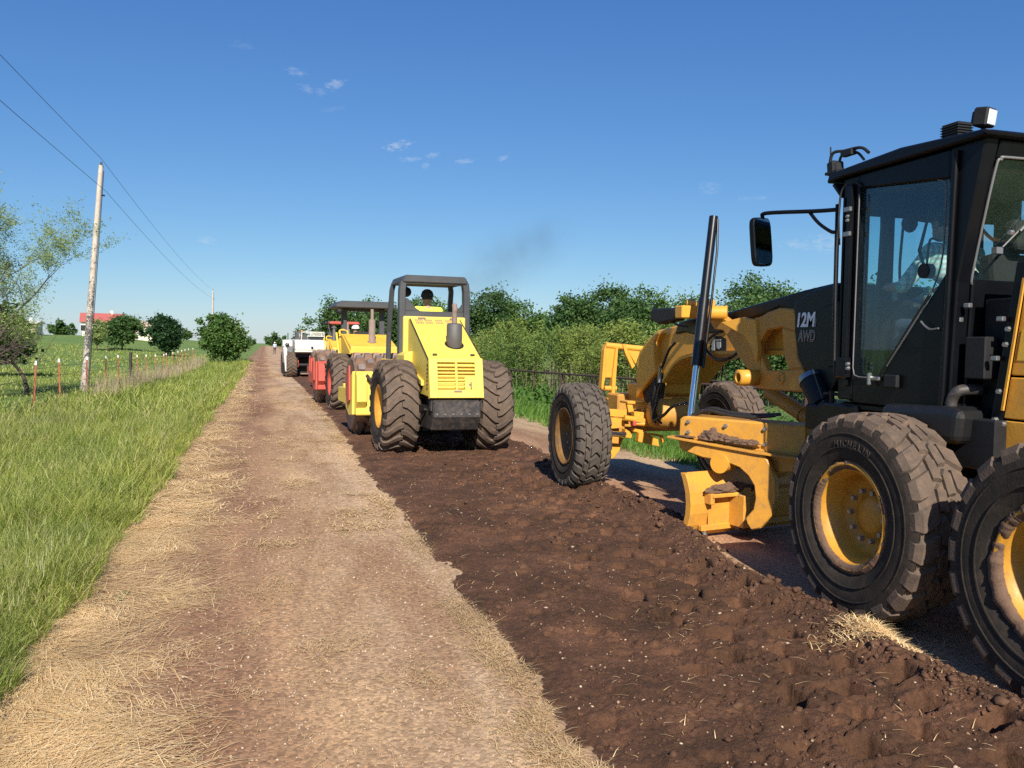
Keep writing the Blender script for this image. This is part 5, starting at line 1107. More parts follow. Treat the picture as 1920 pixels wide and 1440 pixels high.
def roller(label, loc, rz, body, frame, style, rimmat, roofmat='dark_grey', plate='frame_red', hood='slope', scale=1.0):
    T = thing('padfoot_roller', label, 'roller', loc, rz); T.scale = (scale,)*3
    def P(m, name, mat, bev=.008, par=None, seg=1): return m.build(name, mat, par or T, None, bev, seg)
    rm, dx_ = rim_mesh(.325, RT_W, .16, rimmat)
    for sx in (-1,1): add_wheel(T, (sx*.775, 0, RT_R-.01), bar_t, rm, dx_, sx, 8, .17, spin=.3*sx)
    # chassis and counterweight
    m = MB(); m.prism([(-.98,.90),(-1.05,.90),(-1.06,.66),(-.92,.44),(.7,.40),(.9,.62),(.9,1.0),(-.98,.94)], -.38, .38); m.prism([(-.5,.5),(1.5,.5),(1.5,.95),(-.5,.95)], -.28, .28); ch = P(m, 'counterweight', 'worn_black', .02)
    for sx in (-1,1):
        m = MB(); m.lathe([(.03,.0),(.03,-.02),(.06,-.02),(.06,.03)], (sx*.39,-.93,.83), 'x', 14); m.box(sx*.395-.012, sx*.395+.012, -1.0,-.86,.75,.91); P(m, 'tow_eye', 'worn_black', .004, ch)
    m = MB(); m.cyl((-.7,0,.74),(.7,0,.74),.13,n=14); P(m, 'rear_axle', 'matte_black', 0, ch)
    if hood == 'slope':
        zr, yr, zt, yt = 1.55, -.94, 2.21, .45
        hb = [(-.925,.96),(yr+.05,zr),(yt,zt),(.62,zt),(.62,1.0),(-.2,.97)]
    else:
        zr, yr, zt, yt = 1.70, -.75, 2.03, .55
        hb = [(-.70,1.52),(yr+.05,zr),(yt,zt),(.75,zt),(.75,1.50)]
    m = MB(); hw = .43 if hood == 'slope' else .60
    m.prism(hb, -hw, hw); H = P(m, 'engine_hood', body, .02, None, 2)
    if hood == 'slope':
        # louvred rear panel: bars stand proud of a recessed back plate
        b0 = Vector((0,-1.045,.955)); t0 = Vector((0,-.925,1.565)); V_ = (t0-b0); Lh = V_.length; V_ = V_.normalized(); Nn = Vector((0,-V_.z,V_.y))
        def pb(mm, u0, u1, v0, v1, d0, d1, mat=0):
            q = lambda u, v, d: (b0+Vector((u,0,0))+V_*v+Nn*d)[:]
            mm.hexa([q(u0,v0,d0),q(u1,v0,d0),q(u1,v1,d0),q(u0,v1,d0),q(u0,v0,d1),q(u1,v0,d1),q(u1,v1,d1),q(u0,v1,d1)], mat)
        m = MB(); pb(m,-.43,-.41,0,Lh,-.12,-.03); pb(m,.41,.43,0,Lh,-.12,-.03); gr = P(m, 'grille', body, .004)
        m = MB()
        pb(m,-.43,-.30,0,Lh,-.03,0); pb(m,.30,.43,0,Lh,-.03,0); pb(m,-.018,.018,.13,.555,-.03,0); pb(m,-.30,.30,0,.13,-.03,0); pb(m,-.30,.30,.555,Lh,-.03,0)
        P(m, 'panel_frame', body, .006, gr)
        for k in range(7):
            for (u0, u1) in ((-.30,-.018),(.018,.30)):
                if k < 3 and u0 > 0: u1 = .13
                m = MB(); v = .13+.425*(k+1)/8; pb(m, u0, u1, v-.011, v+.011, -.03, -.001); P(m, 'louvre_bar', body, .003, gr)
        m = MB(); pb(m, .13,.30,.13,.335,-.03,-.002); P(m, 'latch_plate', body, .006, gr)
        m = MB(); pb(m, .215,.235,.14,.25,0,.02); pb(m, .19,.235,.20,.215,0,.02); P(m, 'latch', 'rusty_muffler', .003, gr)
        m = MB(); pb(m, -.05,.08,.085,.115,0,.008); P(m, 'name_plate', 'rusty_muffler', .002, gr)
        for k in range(7): m = MB(); m.box(-.4335,-.4285,-.86,-.80,1.07+.06*k,1.105+.06*k); P(m, 'painted_slot', 'matte_black', 0, H)  # black strips on the hood side, painted as the dark of open slots
        sl = Vector((0, yt-(yr+.05), zt-zr)); Ls = sl.length; sl = sl.normalized(); sn = Vector((0,-sl.z,sl.y)); s0 = Vector((0, yr+.05, zr))
        def sp(mm, u0, u1, v0, v1, d0, d1):
            q = lambda u, v, d: (s0+Vector((u,0,0))+sl*v+sn*d)[:]
            mm.hexa([q(u0,v0,d0),q(u1,v0,d0),q(u1,v1,d0),q(u0,v1,d0),q(u0,v0,d1),q(u1,v0,d1),q(u1,v1,d1),q(u0,v1,d1)])
        for g0 in (-.36,-.20,-.02,.16):
            m = MB()
            for i in range(5):
                for j in range(2): sp(m, g0+i*.027, g0+i*.027+.015, Ls-.22+j*.10, Ls-.22+j*.10+.075, -.01, .003)
            P(m, 'painted_slot', 'rusty_muffler', 0, H)  # thin strips standing proud, coloured as the dark inside open slots
        for u in (-.30,.25):
            m = MB(); sp(m, u, u+.13, Ls-.045, Ls+.0, 0, .022); P(m, 'hood_hinge', 'rusty_muffler', .004, H)
        for u in (-.435,.43):
            m = MB(); sp(m, u, u+.006, .02, Ls-.02, -.03, .004); P(m, 'hood_seam', 'worn_black', 0, H)
        m = MB(); sp(m, -.42, .42, .012, .020, -.004, .0025); P(m, 'hood_seam', 'worn_black', 0, H)
        for u in (-.34,.27):
            m = MB(); sp(m, u, u+.07, .10, .13, .0, .03); P(m, 'hood_handle', 'worn_black', .006, H)
        for sx in (-1,1):
            m = MB(); m.tube(smooth_path([(sx*.40,-.6,.75),(sx*.46,-.3,.62),(sx*.44,.1,.60),(sx*.36,.4,.7)]), .022, 7); P(m, 'hydraulic_hose', 'hose_black', 0, ch)
        for k in range(6):
            b_ = link('bolt', BOLT, ch); b_.location = (-.32+.128*k, -1.055, .70); b_.rotation_euler = (0,0,rad(90)); b_.scale = (.7,)*3
        # muffler on a flat black disc, painted as the dark of an open well
        my = -.44; mz = zr+(my-(yr+.05))*(zt-zr)/(yt-(yr+.05)); mx = .10
        m = MB(); c = s0+sl*((my-(yr+.05))/sl.y)+sn*.004; ring = []
        for k in range(28): a = 2*math.pi*k/28; ring.append(c+Vector((mx+.155*math.cos(a),0,0))+sl*(.165*math.sin(a)))
        m.slab([p[:] for p in ring], sn, .003); P(m, 'painted_well', 'matte_black', 0, H)
        m = MB(); m.lathe([(.10,mz-.16),(.125,mz-.14),(.125,2.085),(.10,2.115),(.045,2.12),(.045,2.0)], (mx,my,0), 'z', 24); mu = P(m, 'muffler', 'muffler_grey', 0)
        m = MB(); m.tube(smooth_path([(mx,my,2.1),(mx,my,2.27),(mx,my-.01,2.34),(mx+.01,my+.05,2.41)]), .042, 14); P(m, 'exhaust_pipe', 'rusty_muffler', 0, mu)
        # tank housing behind the seat with flared fenders
        m = MB(); m.box(-.50,.60,.66,1.02,1.5,2.25); tk = P(m, 'tank_housing', body, .03, None, 2)
        for sx in (-1,1):
            m = MB(); m.prism([(sx*.58,1.60),(sx*.43,1.66),(sx*.43,1.38),(sx*.50,1.34),(sx*.58,1.5)], .2, .8, 'y'); P(m, 'fender', body, .02, tk)
            m = MB(); m.prism([(-.60,1.20),(.2,1.36),(.2,1.30),(-.60,1.12)], sx*.43, sx*.47); P(m, 'side_rail', body, .006, tk)
    else:
        for sx in (-1,1):
            m = MB(); m.prism([(-.72,1.50),(-.72,1.58),(.6,2.0),(.75,2.0),(.75,1.50)], sx*.60, sx*.63); P(m, 'hood_side', body, .01, H)
        m = MB(); m.box(-.55,.55,-.62,.6,1.05,1.50); P(m, 'radiator', 'matte_black', .01, H)
        m = MB(); m.lathe([(.12,1.80),(.12,1.84),(.085,1.86),(.085,2.40),(.05,2.42),(.04,2.42),(.04,2.68),(.03,2.68)], (.02,-.25,0), 'z', 20); P(m, 'exhaust_stack', 'rusty_muffler', 0)
        m = MB(); m.tube(smooth_path([(-.62,.85,1.45),(-.66,.80,2.0),(-.64,.95,2.12),(-.50,1.0,2.14),(-.42,1.0,2.05),(-.44,.98,1.7),(-.40,.98,1.62)]), .028, 8); m.tube([(-.70,.5,1.35),(-.78,.62,2.06),(-.60,.70,2.0)], .028, 8); P(m, 'hand_rail', body, 0)
        m = MB(); m.prism([(-.5,.45),(.9,.45),(.9,.85),(-.5,.85)], -.5, -.42); m.prism([(-.5,.45),(.9,.45),(.9,.85),(-.5,.85)], .42, .5); P(m, 'chassis_plate', body, .01)
    # operator platform
    m = MB(); m.box(-.66,.66,1.0,2.15,1.02,1.12); m.box(-.66,-.60,1.0,1.9,1.12,1.5); m.box(.60,.66,1.0,1.9,1.12,1.5); pl = P(m, 'platform', body, .01)
    m = MB(); m.box(-.24,.24,1.08,1.5,1.4,1.62); m.obox((0,1.06,1.86),(.46,.10,.5),(-8,0,0)); m.box(-.1,.1,1.2,1.4,1.1,1.3); P(m, 'seat', 'seat_fabric', .04, pl, 2)
    m = MB(); m.cyl((0,1.92,1.1),(0,1.80,1.85),.05,n=10); m.obox((0,1.86,1.7),(.5,.12,.28),(-20,0,0)); cn = P(m, 'steering_column', 'matte_black', .01, pl)
    m = MB(); R_ = [(.19*math.cos(a), 1.76+.05*math.sin(a), 1.92+.18*math.sin(a)) for a in np.linspace(0, 2*math.pi, 25)]; m.tube(R_, .014, 6); P(m, 'steering_wheel', 'matte_black', 0, cn)
    # roll-over frame
    m = MB()
    if style == 'hoop':
        m.box(-.44,.57,.73,.79,2.80,2.829)
        posts = []; RX = .065
        for y0, lean in ((.80,0),(1.85,.02)):
            for sx in (-1,1):
                pts = [(RX+sx*.575, y0-.02, 1.25), (RX+sx*.575, y0, 2.3), (RX+sx*.57, y0+lean, 2.70), (RX+sx*.55, y0+lean, 2.84), (RX+sx*.47, y0+lean, 2.90)]
                if y0 > 1: pts = [(RX+sx*.565, 2.0, 1.15), (RX+sx*.565, 1.95, 2.0), (RX+sx*.555, 1.75, 2.75), (RX+sx*.53, 1.72, 2.86)]
                pm = MB(); posts.append(pm)
                for a, b in zip(pts[:-1], pts[1:]):
                    a, b = Vector(a), Vector(b); d = (b-a).normalized(); u = Vector((0,1,0)); u = (u-d*u.dot(d)).normalized(); wv = d.cross(u); hu, hv = (.075,.055) if y0 < 1 else (.05,.04); e = d*.012
                    pm.hexa([(p+u*i*hu+wv*j*hv)[:] for p in (a-e, b+e) for i, j in ((-1,-1),(1,-1),(1,1),(-1,1))])
        ro = P(m, 'roof_edge', roofmat, .012)
        for pm in posts: P(pm, 'rollover_post', roofmat, .012, ro)
        m = MB(); m.prism([(RX-.51,2.955),(RX-.55,2.93),(RX-.57,2.83),(RX+.57,2.83),(RX+.55,2.93),(RX+.51,2.955)], .70, 1.75, 'y'); P(m, 'roof', roofmat, .015, ro)
        m = MB(); m.box(RX-.53,RX+.53,.77,.85,2.25,2.345); m.prism([(RX-.52,2.345),(RX-.52,2.56),(RX-.47,2.56),(RX-.33,2.40),(RX-.25,2.345)], .775, .845, 'y'); m.prism([(RX+.52,2.345),(RX+.52,2.50),(RX+.45,2.40),(RX+.40,2.345)], .775, .845, 'y'); P(m, 'cross_bar', roofmat, .006, ro)
        m = MB(); m.lathe([(.001,-.02),(.075,-.02),(.09,.02),(.075,.05),(.001,.06)], (-.38,1.0,2.68), 'y', 18); m.cyl((-.38,1.02,2.7),(-.38,1.02,2.86),.012,n=6); P(m, 'round_mirror', 'matte_black', 0, ro)
    else:
        m.box(-.5,.5,1.0,1.08,2.66,2.735); ro = P(m, 'roof_beam', 'dark_grey', .012)
        for sx in (-1,1): m = MB(); m.box(sx*.52-.075, sx*.52+.075, .98, 1.10, 1.1, 2.74); P(m, 'rollover_post', 'dark_grey', .012, ro)
        m = MB(); m.prism([(-.82,2.74),(-.82,2.80),(-.68,2.92),(.68,2.92),(.82,2.80),(.82,2.74)] if style == 'canopy' else [(-.58,2.62),(-.58,2.68),(-.5,2.72),(.5,2.72),(.58,2.68),(.58,2.62)], .5, 1.95, 'y'); P(m, 'roof', roofmat, .02, ro)
        m = MB(); m.lathe([(.001,-.05),(.07,-.05),(.085,0),(.07,.05),(.001,.05)], (-.70,.62,2.64), 'y', 14); P(m, 'work_lamp', 'matte_black', 0, ro)
        if style != 'canopy':
            m = MB(); m.lathe([(.09,1.85),(.09,2.1),(.07,2.15),(.05,2.55),(.001,2.55)], (-.42,.4,0), 'z', 14); m.box(-.52,-.34,.33,.47,2.46,2.50); P(m, 'intake_stack', 'muffler_grey', 0)
            m = MB(); m.prism([(.3,1.3),(.85,1.3),(.7,1.95),(.5,1.95)], -.66, -.60); P(m, 'fender_side', body, .01)
    # drum yoke and drum
    m = MB(); m.box(-1.12,1.12,1.78,1.98,.46,1.26); m.box(-.25,.25,1.3,1.8,.5,.95); yk_ = P(m, 'drum_yoke', frame, .02)
    for sx in (-1,1):
        m = MB(); m.prism([(1.98,.46),(1.98,1.26),(2.35,1.12),(2.8,1.0),(2.8,.55),(2.4,.42)], sx*1.06, sx*1.16); P(m, 'yoke_arm', frame, .01, yk_)
        m = MB(); m.prism([(2.8,.60),(2.8,.92),(4.0,.88),(4.05,.60)], sx*1.065, sx*1.14); P(m, 'yoke_arm', frame, .01, yk_)
        m = MB(); m.prism([(2.15,.72),(2.2,1.36),(2.5,1.22),(2.6,.80),(2.4,.62)], sx*1.165, sx*1.195); P(m, 'yoke_plate', plate, .006, yk_)
        m = MB(); m.prism([(1.66,.72),(1.70,1.20),(1.78,1.20),(1.78,.60)], sx*.94, sx*1.12); P(m, 'scraper_mount', frame, .006, yk_)
        m = MB(); m.lathe([(.001,0),(.24,0),(.24,.06),(.001,.06)], (sx*1.05-.03,2.95,.78), 'x', 20); P(m, 'drum_hub', 'worn_black', 0, yk_)
    m = MB(); m.box(-1.05,1.05,3.85,4.05,.60,.95); P(m, 'front_beam', frame, .02, yk_)
    m = MB(); m.tube(smooth_path([(-.95,1.72,1.20),(-.8,1.70,1.02),(-.6,1.72,.90),(-.45,1.6,.85)]), .035, 8); P(m, 'hydraulic_hose', 'hose_black', 0, yk_)
    d = link('drum', DRUM, T); d.location = (0,2.95,.795); link('pads', PADS, d)
    return T
R1 = roller('bright yellow padfoot roller with open roll bar frame and grey muffler', (2.80, 13.95, -.01), rad(3), 'roller_yellow', 'roller_yellow', 'hoop', 'rim_yellow', plate='frame_red')
person('person', 'roller driver in bright yellow shirt and dark cap seen from behind', (2.80, 15.12, 1.22), rad(3), 'sit', 'shirt_hivis', 'trousers', 'cap', 'cap_dark', .06, 1.10)
R2_ = roller('yellow padfoot roller with flat grey canopy and a red drum frame', (2.66, 22.9, -.02), rad(3.5), 'roller_yellow_old', 'frame_red', 'canopy', 'frame_red', plate='frame_red', hood='flat')
person('person', 'roller driver in grey shirt and white cap under the grey canopy', (2.42, 24.0, .84), rad(3.5), 'sit', 'shirt_grey', 'trousers', 'cap', 'cap_white', .05, 1.05)
R3 = roller('orange yellow roller with red canopy standing farthest up the line of rollers', (2.86, 31.9, hz(2.8,31.9)), rad(2.0), 'roller_yellow_old', 'frame_red', 'flat', 'frame_red', roofmat='frame_red', plate='frame_red', hood='flat', scale=.95)
person('person', 'roller driver in pale blue shirt and white hat under the red canopy', (2.84, 33.0, hz(2.8,33)+.78), rad(2), 'sit', 'shirt_blue', 'trousers', 'hard', 'cap_white', .05, 1.0)

# ------------------------------------------------------------------ white road reclaimer (local: rear axle base at origin)
def reclaimer(loc, rz, s):
    T = thing('road_reclaimer', 'big white road reclaimer with dark belly working ahead of the rollers', 'reclaimer', loc, rz); T.scale = (s,)*3
    P = lambda m, n, mat, bev=.01, par=None: m.build(n, mat, par or T, None, bev)
    rm, dx_ = rim_mesh(.325, RT_W, .16, 'frame_red')
    for sx in (-1,1): w_ = add_wheel(T, (sx*.92,0,.66), bar_t, rm, dx_, sx, 8, .17); w_.scale = (.98,.88,.88)
    for sx in (-1,1): w_ = add_wheel(T, (sx*.92,5.6,.66), bar_t, rm, dx_, sx, 8, .17); w_.scale = (.98,.88,.88)
    m = MB(); m.prism([(-.85,1.42),(-.95,1.50),(-.80,1.80),(-.2,2.0),(1.8,2.05),(6.2,2.0),(6.6,1.4),(5.5,1.25),(-.6,1.30)], -.78, .80); b = P(m, 'body', 'white_paint', .04)
    m = MB(); m.box(-.80,.82,-.93,-.80,1.36,1.43); P(m, 'rear_bumper', 'white_paint', .01, b)
    for sx in (-1,1):
        m = MB(); m.prism([(sx*1.24,.30),(sx*1.16,.30),(sx*1.16,1.50),(sx*1.30,1.60),(sx*1.36,1.55)] , -.35, 1.2, 'y'); P(m, 'side_guard', 'white_paint', .02, b)
        m = MB(); m.box(sx*1.22-.12, sx*1.22+.12, -.30, .6, 1.52, 1.62); m.box(sx*1.1-.28, sx*1.1+.22, -.2,.7,1.60,1.98); P(m, 'rear_shoulder', 'white_paint', .05, b)
        m = MB(); m.lathe([(.001,-.03),(.09,-.03),(.11,.02),(.09,.06)], (sx*1.16,-.36,1.72), 'y', 16); P(m, 'rear_lamp', 'window_dark', 0, b)
        m = MB(); m.box(sx*.60-.06, sx*.60+.04, -.3,.3,.55,1.1); P(m, 'axle_leg', 'frame_red', .02, b)
        m = MB(); m.prism([(.3,.10),(.3,.75),(2.6,.75),(2.6,.10)], sx*1.22, sx*1.30); P(m, 'skid', 'matte_black', .02, b)
    m = MB(); m.box(-.58,.58,.35,3.6,.18,1.32); P(m, 'milling_chamber', 'matte_black', .03, b)
    m = MB(); m.box(-.75,.75,-.5,.2,1.08,1.32); m.cyl((-.9,0,.66),(.9,0,.66),.10); P(m, 'rear_axle', 'matte_black', .02, b)
    m = MB(); m.box(-.45,.75,-.05,.4,.16,.22); P(m, 'scraper_blade', 'drum_steel', .004, b)
    # engine deck cage
    m = MB(); c = [(-.42,-.1),(.80,-.1),(.80,1.4),(-.42,1.4)]
    for x, y in c: m.cyl((x,y,1.9),(x*.95,y,2.42),.02,n=6)
    for i in range(4):
        (a, b_), (c_, d_) = c[i], c[(i+1) % 4]
        for z in (2.42,2.2): m.cyl((a*.95,b_,z),(c_*.95,d_,z),.02,n=6)
    P(m, 'deck_rail', 'white_paint', 0, b)
    for k in range(14): m = MB(); x = .02+.052*k; m.box(x, x+.02, -.12,-.09,2.22,2.40); P(m, 'rail_bar', 'white_paint', 0, b)
    m = MB(); m.box(0,.70,-.05,.9,2.0,2.22); P(m, 'engine_vent', 'window_dark', .01, b)
    m = MB(); m.box(-.75,-.15,.2,1.2,1.95,2.12); m.box(-.38,-.12,-.12,.1,1.95,2.25); m.lathe([(.07,2.0),(.07,2.42),(.001,2.42)], (-.55,.5,0), 'z', 10); m.cyl((-1.1,.2,1.9),(-1.1,.2,2.35),.025); P(m, 'engine_parts', 'dark_grey', .01, b)
    m = MB(); m.lathe([(.001,.05),(.05,.05),(.06,0),(.001,0)], (-.40,-.1,2.45), 'z', 10); P(m, 'beacon', 'amber_lens', 0, b)
    m = MB(); m.lathe([(.001,0),(.07,0),(.07,-.006),(.001,-.006)], (.08,-.965,1.60), 'y', 16); P(m, 'round_emblem', 'window_dark', 0, b)
    m = MB(); m.box(-.6,.2,2.6,4.0,2.0,2.08); m.box(-.55,-.1,3.0,3.6,2.0,2.5); P(m, 'control_stand', 'dark_grey', .02, b)
reclaimer((2.42, 50.0, hz(2.4,50)), rad(1.5), 1.06)
q = at(515, 663, Z=0); q = Vector((1.42, 133.0, 0))
person('person', 'walker in pale shirt, white helmet and dark trousers far along the road', (q.x, q.y, hz(q.x,q.y)+.02), 0.1, 'walk', 'shirt_blue', 'trousers_dark', 'hard', 'cap_white', 0, 1.0)
# ------------------------------------------------------------------ trees
def limb_tree(seed, h, r0, spread, lean=(0,0), levels=4, kids=3, trunk_frac=.3, droop=0.0, len_decay=.72):
    """recursive limbs: returns tube builder and the twig points where leaves grow"""
    R = random.Random(seed); mb = MB(); tips = []
    def grow(p, d, L, r, lev):
        pts = [p]; rs = [r]; k = 4 if lev < 2 else 3
        q = p.copy(); dd = d.copy()
        for i in range(k):
            dd = (dd + Vector((R.gauss(0,.16), R.gauss(0,.16), R.gauss(0,.10) + (.05 if lev else 0) - droop*lev*.05))).normalized()
            q = q + dd*(L/k); pts.append(q.copy()); rs.append(r*(1-.5*(i+1)/k))
            if lev >= levels-1: tips.append((q.copy(), dd.copy()))
        mb.tube(pts, rs, 7 if lev == 0 else 5 if lev < 3 else 4, 0, lev == 0)
        if lev < levels:
            for j in range(kids + (1 if lev == 0 else 0)):
                t = .45+.55*R.random() if lev else .6+.4*R.random()
                i = min(int(t*k), k-1); b = pts[i].lerp(pts[i+1], t*k-i)
                a = R.random()*6.283; o = Vector((math.cos(a), math.sin(a), .25+.3*R.random()))
                nd = (dd*(1-spread) + o*spread).normalized()
                grow(b, nd, L*len_decay*(.75+.5*R.random()), rs[min(i+1,k)]*.68, lev+1)
            tips.append((q.copy(), dd.copy()))
    grow(Vector((0,0,-.1)), Vector((lean[0], lean[1], 1)).normalized(), h*trunk_frac, r0, 0)
    return mb, tips
def leaf_quads(C, size, g, up=.35, elong=1.6, drop=0):
    n = len(C); a = g.normal(0, 1, (n,3)); a[:,2] = a[:,2]*.6 - drop; a /= np.linalg.norm(a, axis=1)[:,None]
    nn = g.normal(0, 1, (n,3)); nn[:,2] += up*2; b = np.cross(nn, a); b /= np.linalg.norm(b, axis=1)[:,None]+1e-9
    s = size*(.6+.8*g.random(n))
    a = a*(s*elong*.5)[:,None]; b = b*(s*.5)[:,None]
    V = np.stack([C-a, C-a*.1+b, C+a, C-a*.1-b], 1).reshape(-1,3)
    return V, np.arange(4*n).reshape(n,4)
def crown_points(g, n, rx, ry, rz, cz, clumps, spread, lobes=6, low=-.75):
    """clumped points filling an uneven crown"""
    lb = g.normal(0, 1, (lobes,3)); lb /= np.linalg.norm(lb, axis=1)[:,None]; la = .22+.38*g.random(lobes)
    c = g.normal(0, 1, (clumps*3,3)); c /= np.linalg.norm(c, axis=1)[:,None]
    rr = g.random(len(c))**.38
    bump = .66 + (np.clip(c@lb.T, 0, 1)**4 * la).sum(1)
    c = c*(rr*bump)[:,None]; c = c[c[:,2] > low][:clumps]
    m = g.integers(0, len(c), n); sz = (.6+.8*g.random(len(c)))[m]
    P = c[m]*np.array([rx,ry,rz]) + g.normal(0, 1, (n,3))*(spread*sz)[:,None]*np.array([1,1,.8])
    return P + np.array([0,0,cz])
def make_dense(name, seed, h, rx, ry, n, leaf, mat, bark='bark', clumps=90, cz=.56, rz=.46, spread=.10, trunk_r=.12, low=-.8, elong=1.6):
    g = np.random.default_rng(seed)
    mb, tips = limb_tree(seed, h*.92, trunk_r, .5, levels=2, kids=4, trunk_frac=.36)
    P = crown_points(g, n, rx, ry, h*rz, h*cz, clumps, spread*h*.5, low=low)
    P[:,2] = np.maximum(P[:,2], .06+.1*g.random(len(P)))
    V, q = leaf_quads(P, leaf, g, elong=elong)
    return mb.mesh('trunk', bark), fast_mesh('crown', V, q, mats=[mat])
def place_tree(name, meshes, loc, label, s=1.0, rz=0, group=None, cat='tree', sz=None):
    t = thing(name, label, cat, loc, rz, group); t.scale = (s, s, sz or s)
    link('trunk', meshes[0], t); link('crown', meshes[1], t)
    return t
def gpt(x, y): return (x, y, hz(x, y)-.03)

# left of the road
place_tree('bush', make_dense('b', 1, 4.6, 1.75, 1.9, 16000, .15, 'leaf_mid', clumps=170, cz=.52, rz=.47, spread=.11), gpt(-3.45, 78), 'big round green bush where the fence meets the road', cat='bush')
place_tree('cedar_tree', make_dense('b', 2, 5.0, 1.95, 2.0, 16000, .17, 'leaf_deep', clumps=170, cz=.54, rz=.47, spread=.10), gpt(-10.4, 101), 'compact dark green tree standing alone in the pasture', s=.97)
place_tree('field_tree', make_dense('b', 3, 5.0, 2.5, 2.2, 13000, .17, 'leaf_dark', clumps=110, cz=.52, rz=.42, spread=.13), gpt(-16.2, 110), 'broad dark tree in front of the red roofed house', s=.92)
place_tree('field_tree', make_dense('b', 4, 4.0, 1.5, 1.5, 3500, .15, 'leaf_pale', clumps=60, cz=.6, rz=.4, spread=.14), gpt(-17.9, 104), 'thin pale green tree beside the red roofed house', s=.78)
place_tree('field_tree', make_dense('b', 5, 4.6, 2.1, 1.9, 9000, .17, 'leaf_dark', clumps=110, cz=.5, rz=.45, spread=.12), gpt(-13.2, 48), 'dark leafy tree behind the feathery tree')
# feathery tree at the left edge: open limbs, sparse pale leaves
def feathery(seed, h, r0, lean, label, loc, n, rz=0, levels=5, spread=.5):
    g = np.random.default_rng(seed); mb, tips = limb_tree(seed, h, r0, spread, lean, levels, 3, .34, len_decay=.74)
    P = np.array([t[0][:] for t in tips]); D = np.array([t[1][:] for t in tips])
    k = g.random(len(P)) < np.clip((P[:,2]-.30*h)/(.35*h), .04, .95); P, D = P[k], D[k]
    m = g.integers(0, len(P), n); C = P[m]+D[m]*g.normal(.08, .12, (n,1))+g.normal(0, .075, (n,3))
    V, q = leaf_quads(C, .024, g, elong=3.2, drop=.3)
    t = thing('feathery_tree', label, 'tree', loc, rz)
    mb.build('trunk', 'bark', t); link('crown', fast_mesh('crown', V, q, mats=['leaf_pale']), t)
    return t
feathery(31, 7.0, .14, (.25, .05), 'open feathery tree with pale leaves and dark bare limbs by the fence', gpt(-8.8, 29.0), 22000)
feathery(35, 3.9, .08, (.28, .1), 'small wispy tree with sparse pale leaves beside the utility pole', gpt(-7.3, 30.6), 7500)
# bare dead boughs hanging from the feathery tree over the fence
R = random.Random(5); mb = MB()
for i in range(17):
    a = Vector((-8.6+R.gauss(0,.2), 29.0+R.gauss(0,.3), .9+R.random()*1.0)); L = 1.2+R.random()*1.3; pts = []
    az = R.gauss(0, .45); dz = R.gauss(-.02, .10)
    for k in range(7):
        t = k/6; pts.append(a+Vector((math.cos(az)*L*t, math.sin(az)*L*t+.08*R.gauss(0,1)*t, (dz*t - .45*t*(1-t)+ .35*t*t*R.random())*L*.9 + R.gauss(0,.02))))
    mb.tube(pts, [.026*(1-.85*k/6)+.004 for k in range(7)], 5)
    for j in range(5):
        b = pts[2+R.randrange(4)]; d = Vector((R.random(), R.gauss(0,.6), R.gauss(.15,.5))).normalized()*(.25+.4*R.random())
        mb.tube([b, b+d*.5+Vector((0,0,.04)), b+d], [.009, .006, .003], 4)
o = mb.build('fallen_boughs', 'bark'); tag(o, 'tangle of bare dead boughs drooping over the wire fence', 'branches')

# right: thicket of willows in front, darker trees behind
wil = []
for s in range(4):
    g_ = np.random.default_rng(50+s); mb = MB(); R = random.Random(60+s); pts_all = []
    for i in range(15):
        a = R.random()*6.283; rr = .7*R.random()**.5; p0 = Vector((math.cos(a)*rr, math.sin(a)*rr, -.1)); tip = p0*2.3+Vector((R.gauss(0,.25), R.gauss(0,.25), 2.4+.9*R.random()))
        pp = [p0.lerp(tip, t)+Vector((R.gauss(0,.05), R.gauss(0,.05), 0)) for t in (0,.3,.6,.85,1)]
        mb.tube(pp, [.022,.016,.011,.006,.003], 4); pts_all.append([q[:] for q in pp])
    A = np.array(pts_all); n = 7600; i = g_.integers(0, len(A), n); t = g_.random(n)**.75; seg = np.minimum((t*4).astype(int), 3); f = (t*4-seg)[:,None]
    C = A[i, seg]*(1-f)+A[i, seg+1]*f + g_.normal(0, 1, (n,3))*(.13+.16*(1-t))[:,None]
    C[:,2] = np.maximum(C[:,2], .05+.2*g_.random(n))
    V, q = leaf_quads(C, .048, g_, elong=3.0, drop=.2)
    wil.append((mb.mesh('stems', 'bark_pale'), fast_mesh('foliage', V, q, mats=['leaf_willow' if s % 2 else 'leaf_willow_green'])))
R = random.Random(9)
spots = []
for (x, y) in [(12.2,38), (13.8,36), (14.2,40), (12.6,33), (14.6,31), (16.6,34), (18.4,31.5), (13.2,29), (16.2,28.5), (18.6,27), (20.5,29), (15.4,37.5), (11.9,43), (13.6,46), (15.8,44), (18.2,38), (20.4,35), (12.0,48), (14.2,52), (22.5,31), (11.6,53), (17.6,48)]:
    spots.append((x+R.gauss(0,.3), y+R.gauss(0,.3)))
def willow(i, x, y, label, s):
    t = thing('willow_shrub', label, 'shrub', gpt(x, y), R.random()*6.28, 'willow shrubs in the thicket behind the pipe fence'); t.scale = (s*1.05, s*1.05, s)
    link('stems', wil[i % 4][0], t); link('foliage', wil[i % 4][1], t)
for i, (x, y) in enumerate(spots): willow(i, x, y, 'bright yellow green willow shrub in the thicket behind the pipe fence' if i % 2 else 'soft mid green willow shrub in the thicket behind the pipe fence', .66+.5*R.random())
dk = [make_dense('d', 70+s, 5.4, 1.9, 1.9, 13000, .125, ['leaf_dark', 'leaf_mid', 'leaf_dark'][s], clumps=95, cz=.62, rz=.38, spread=.12) for s in range(3)]
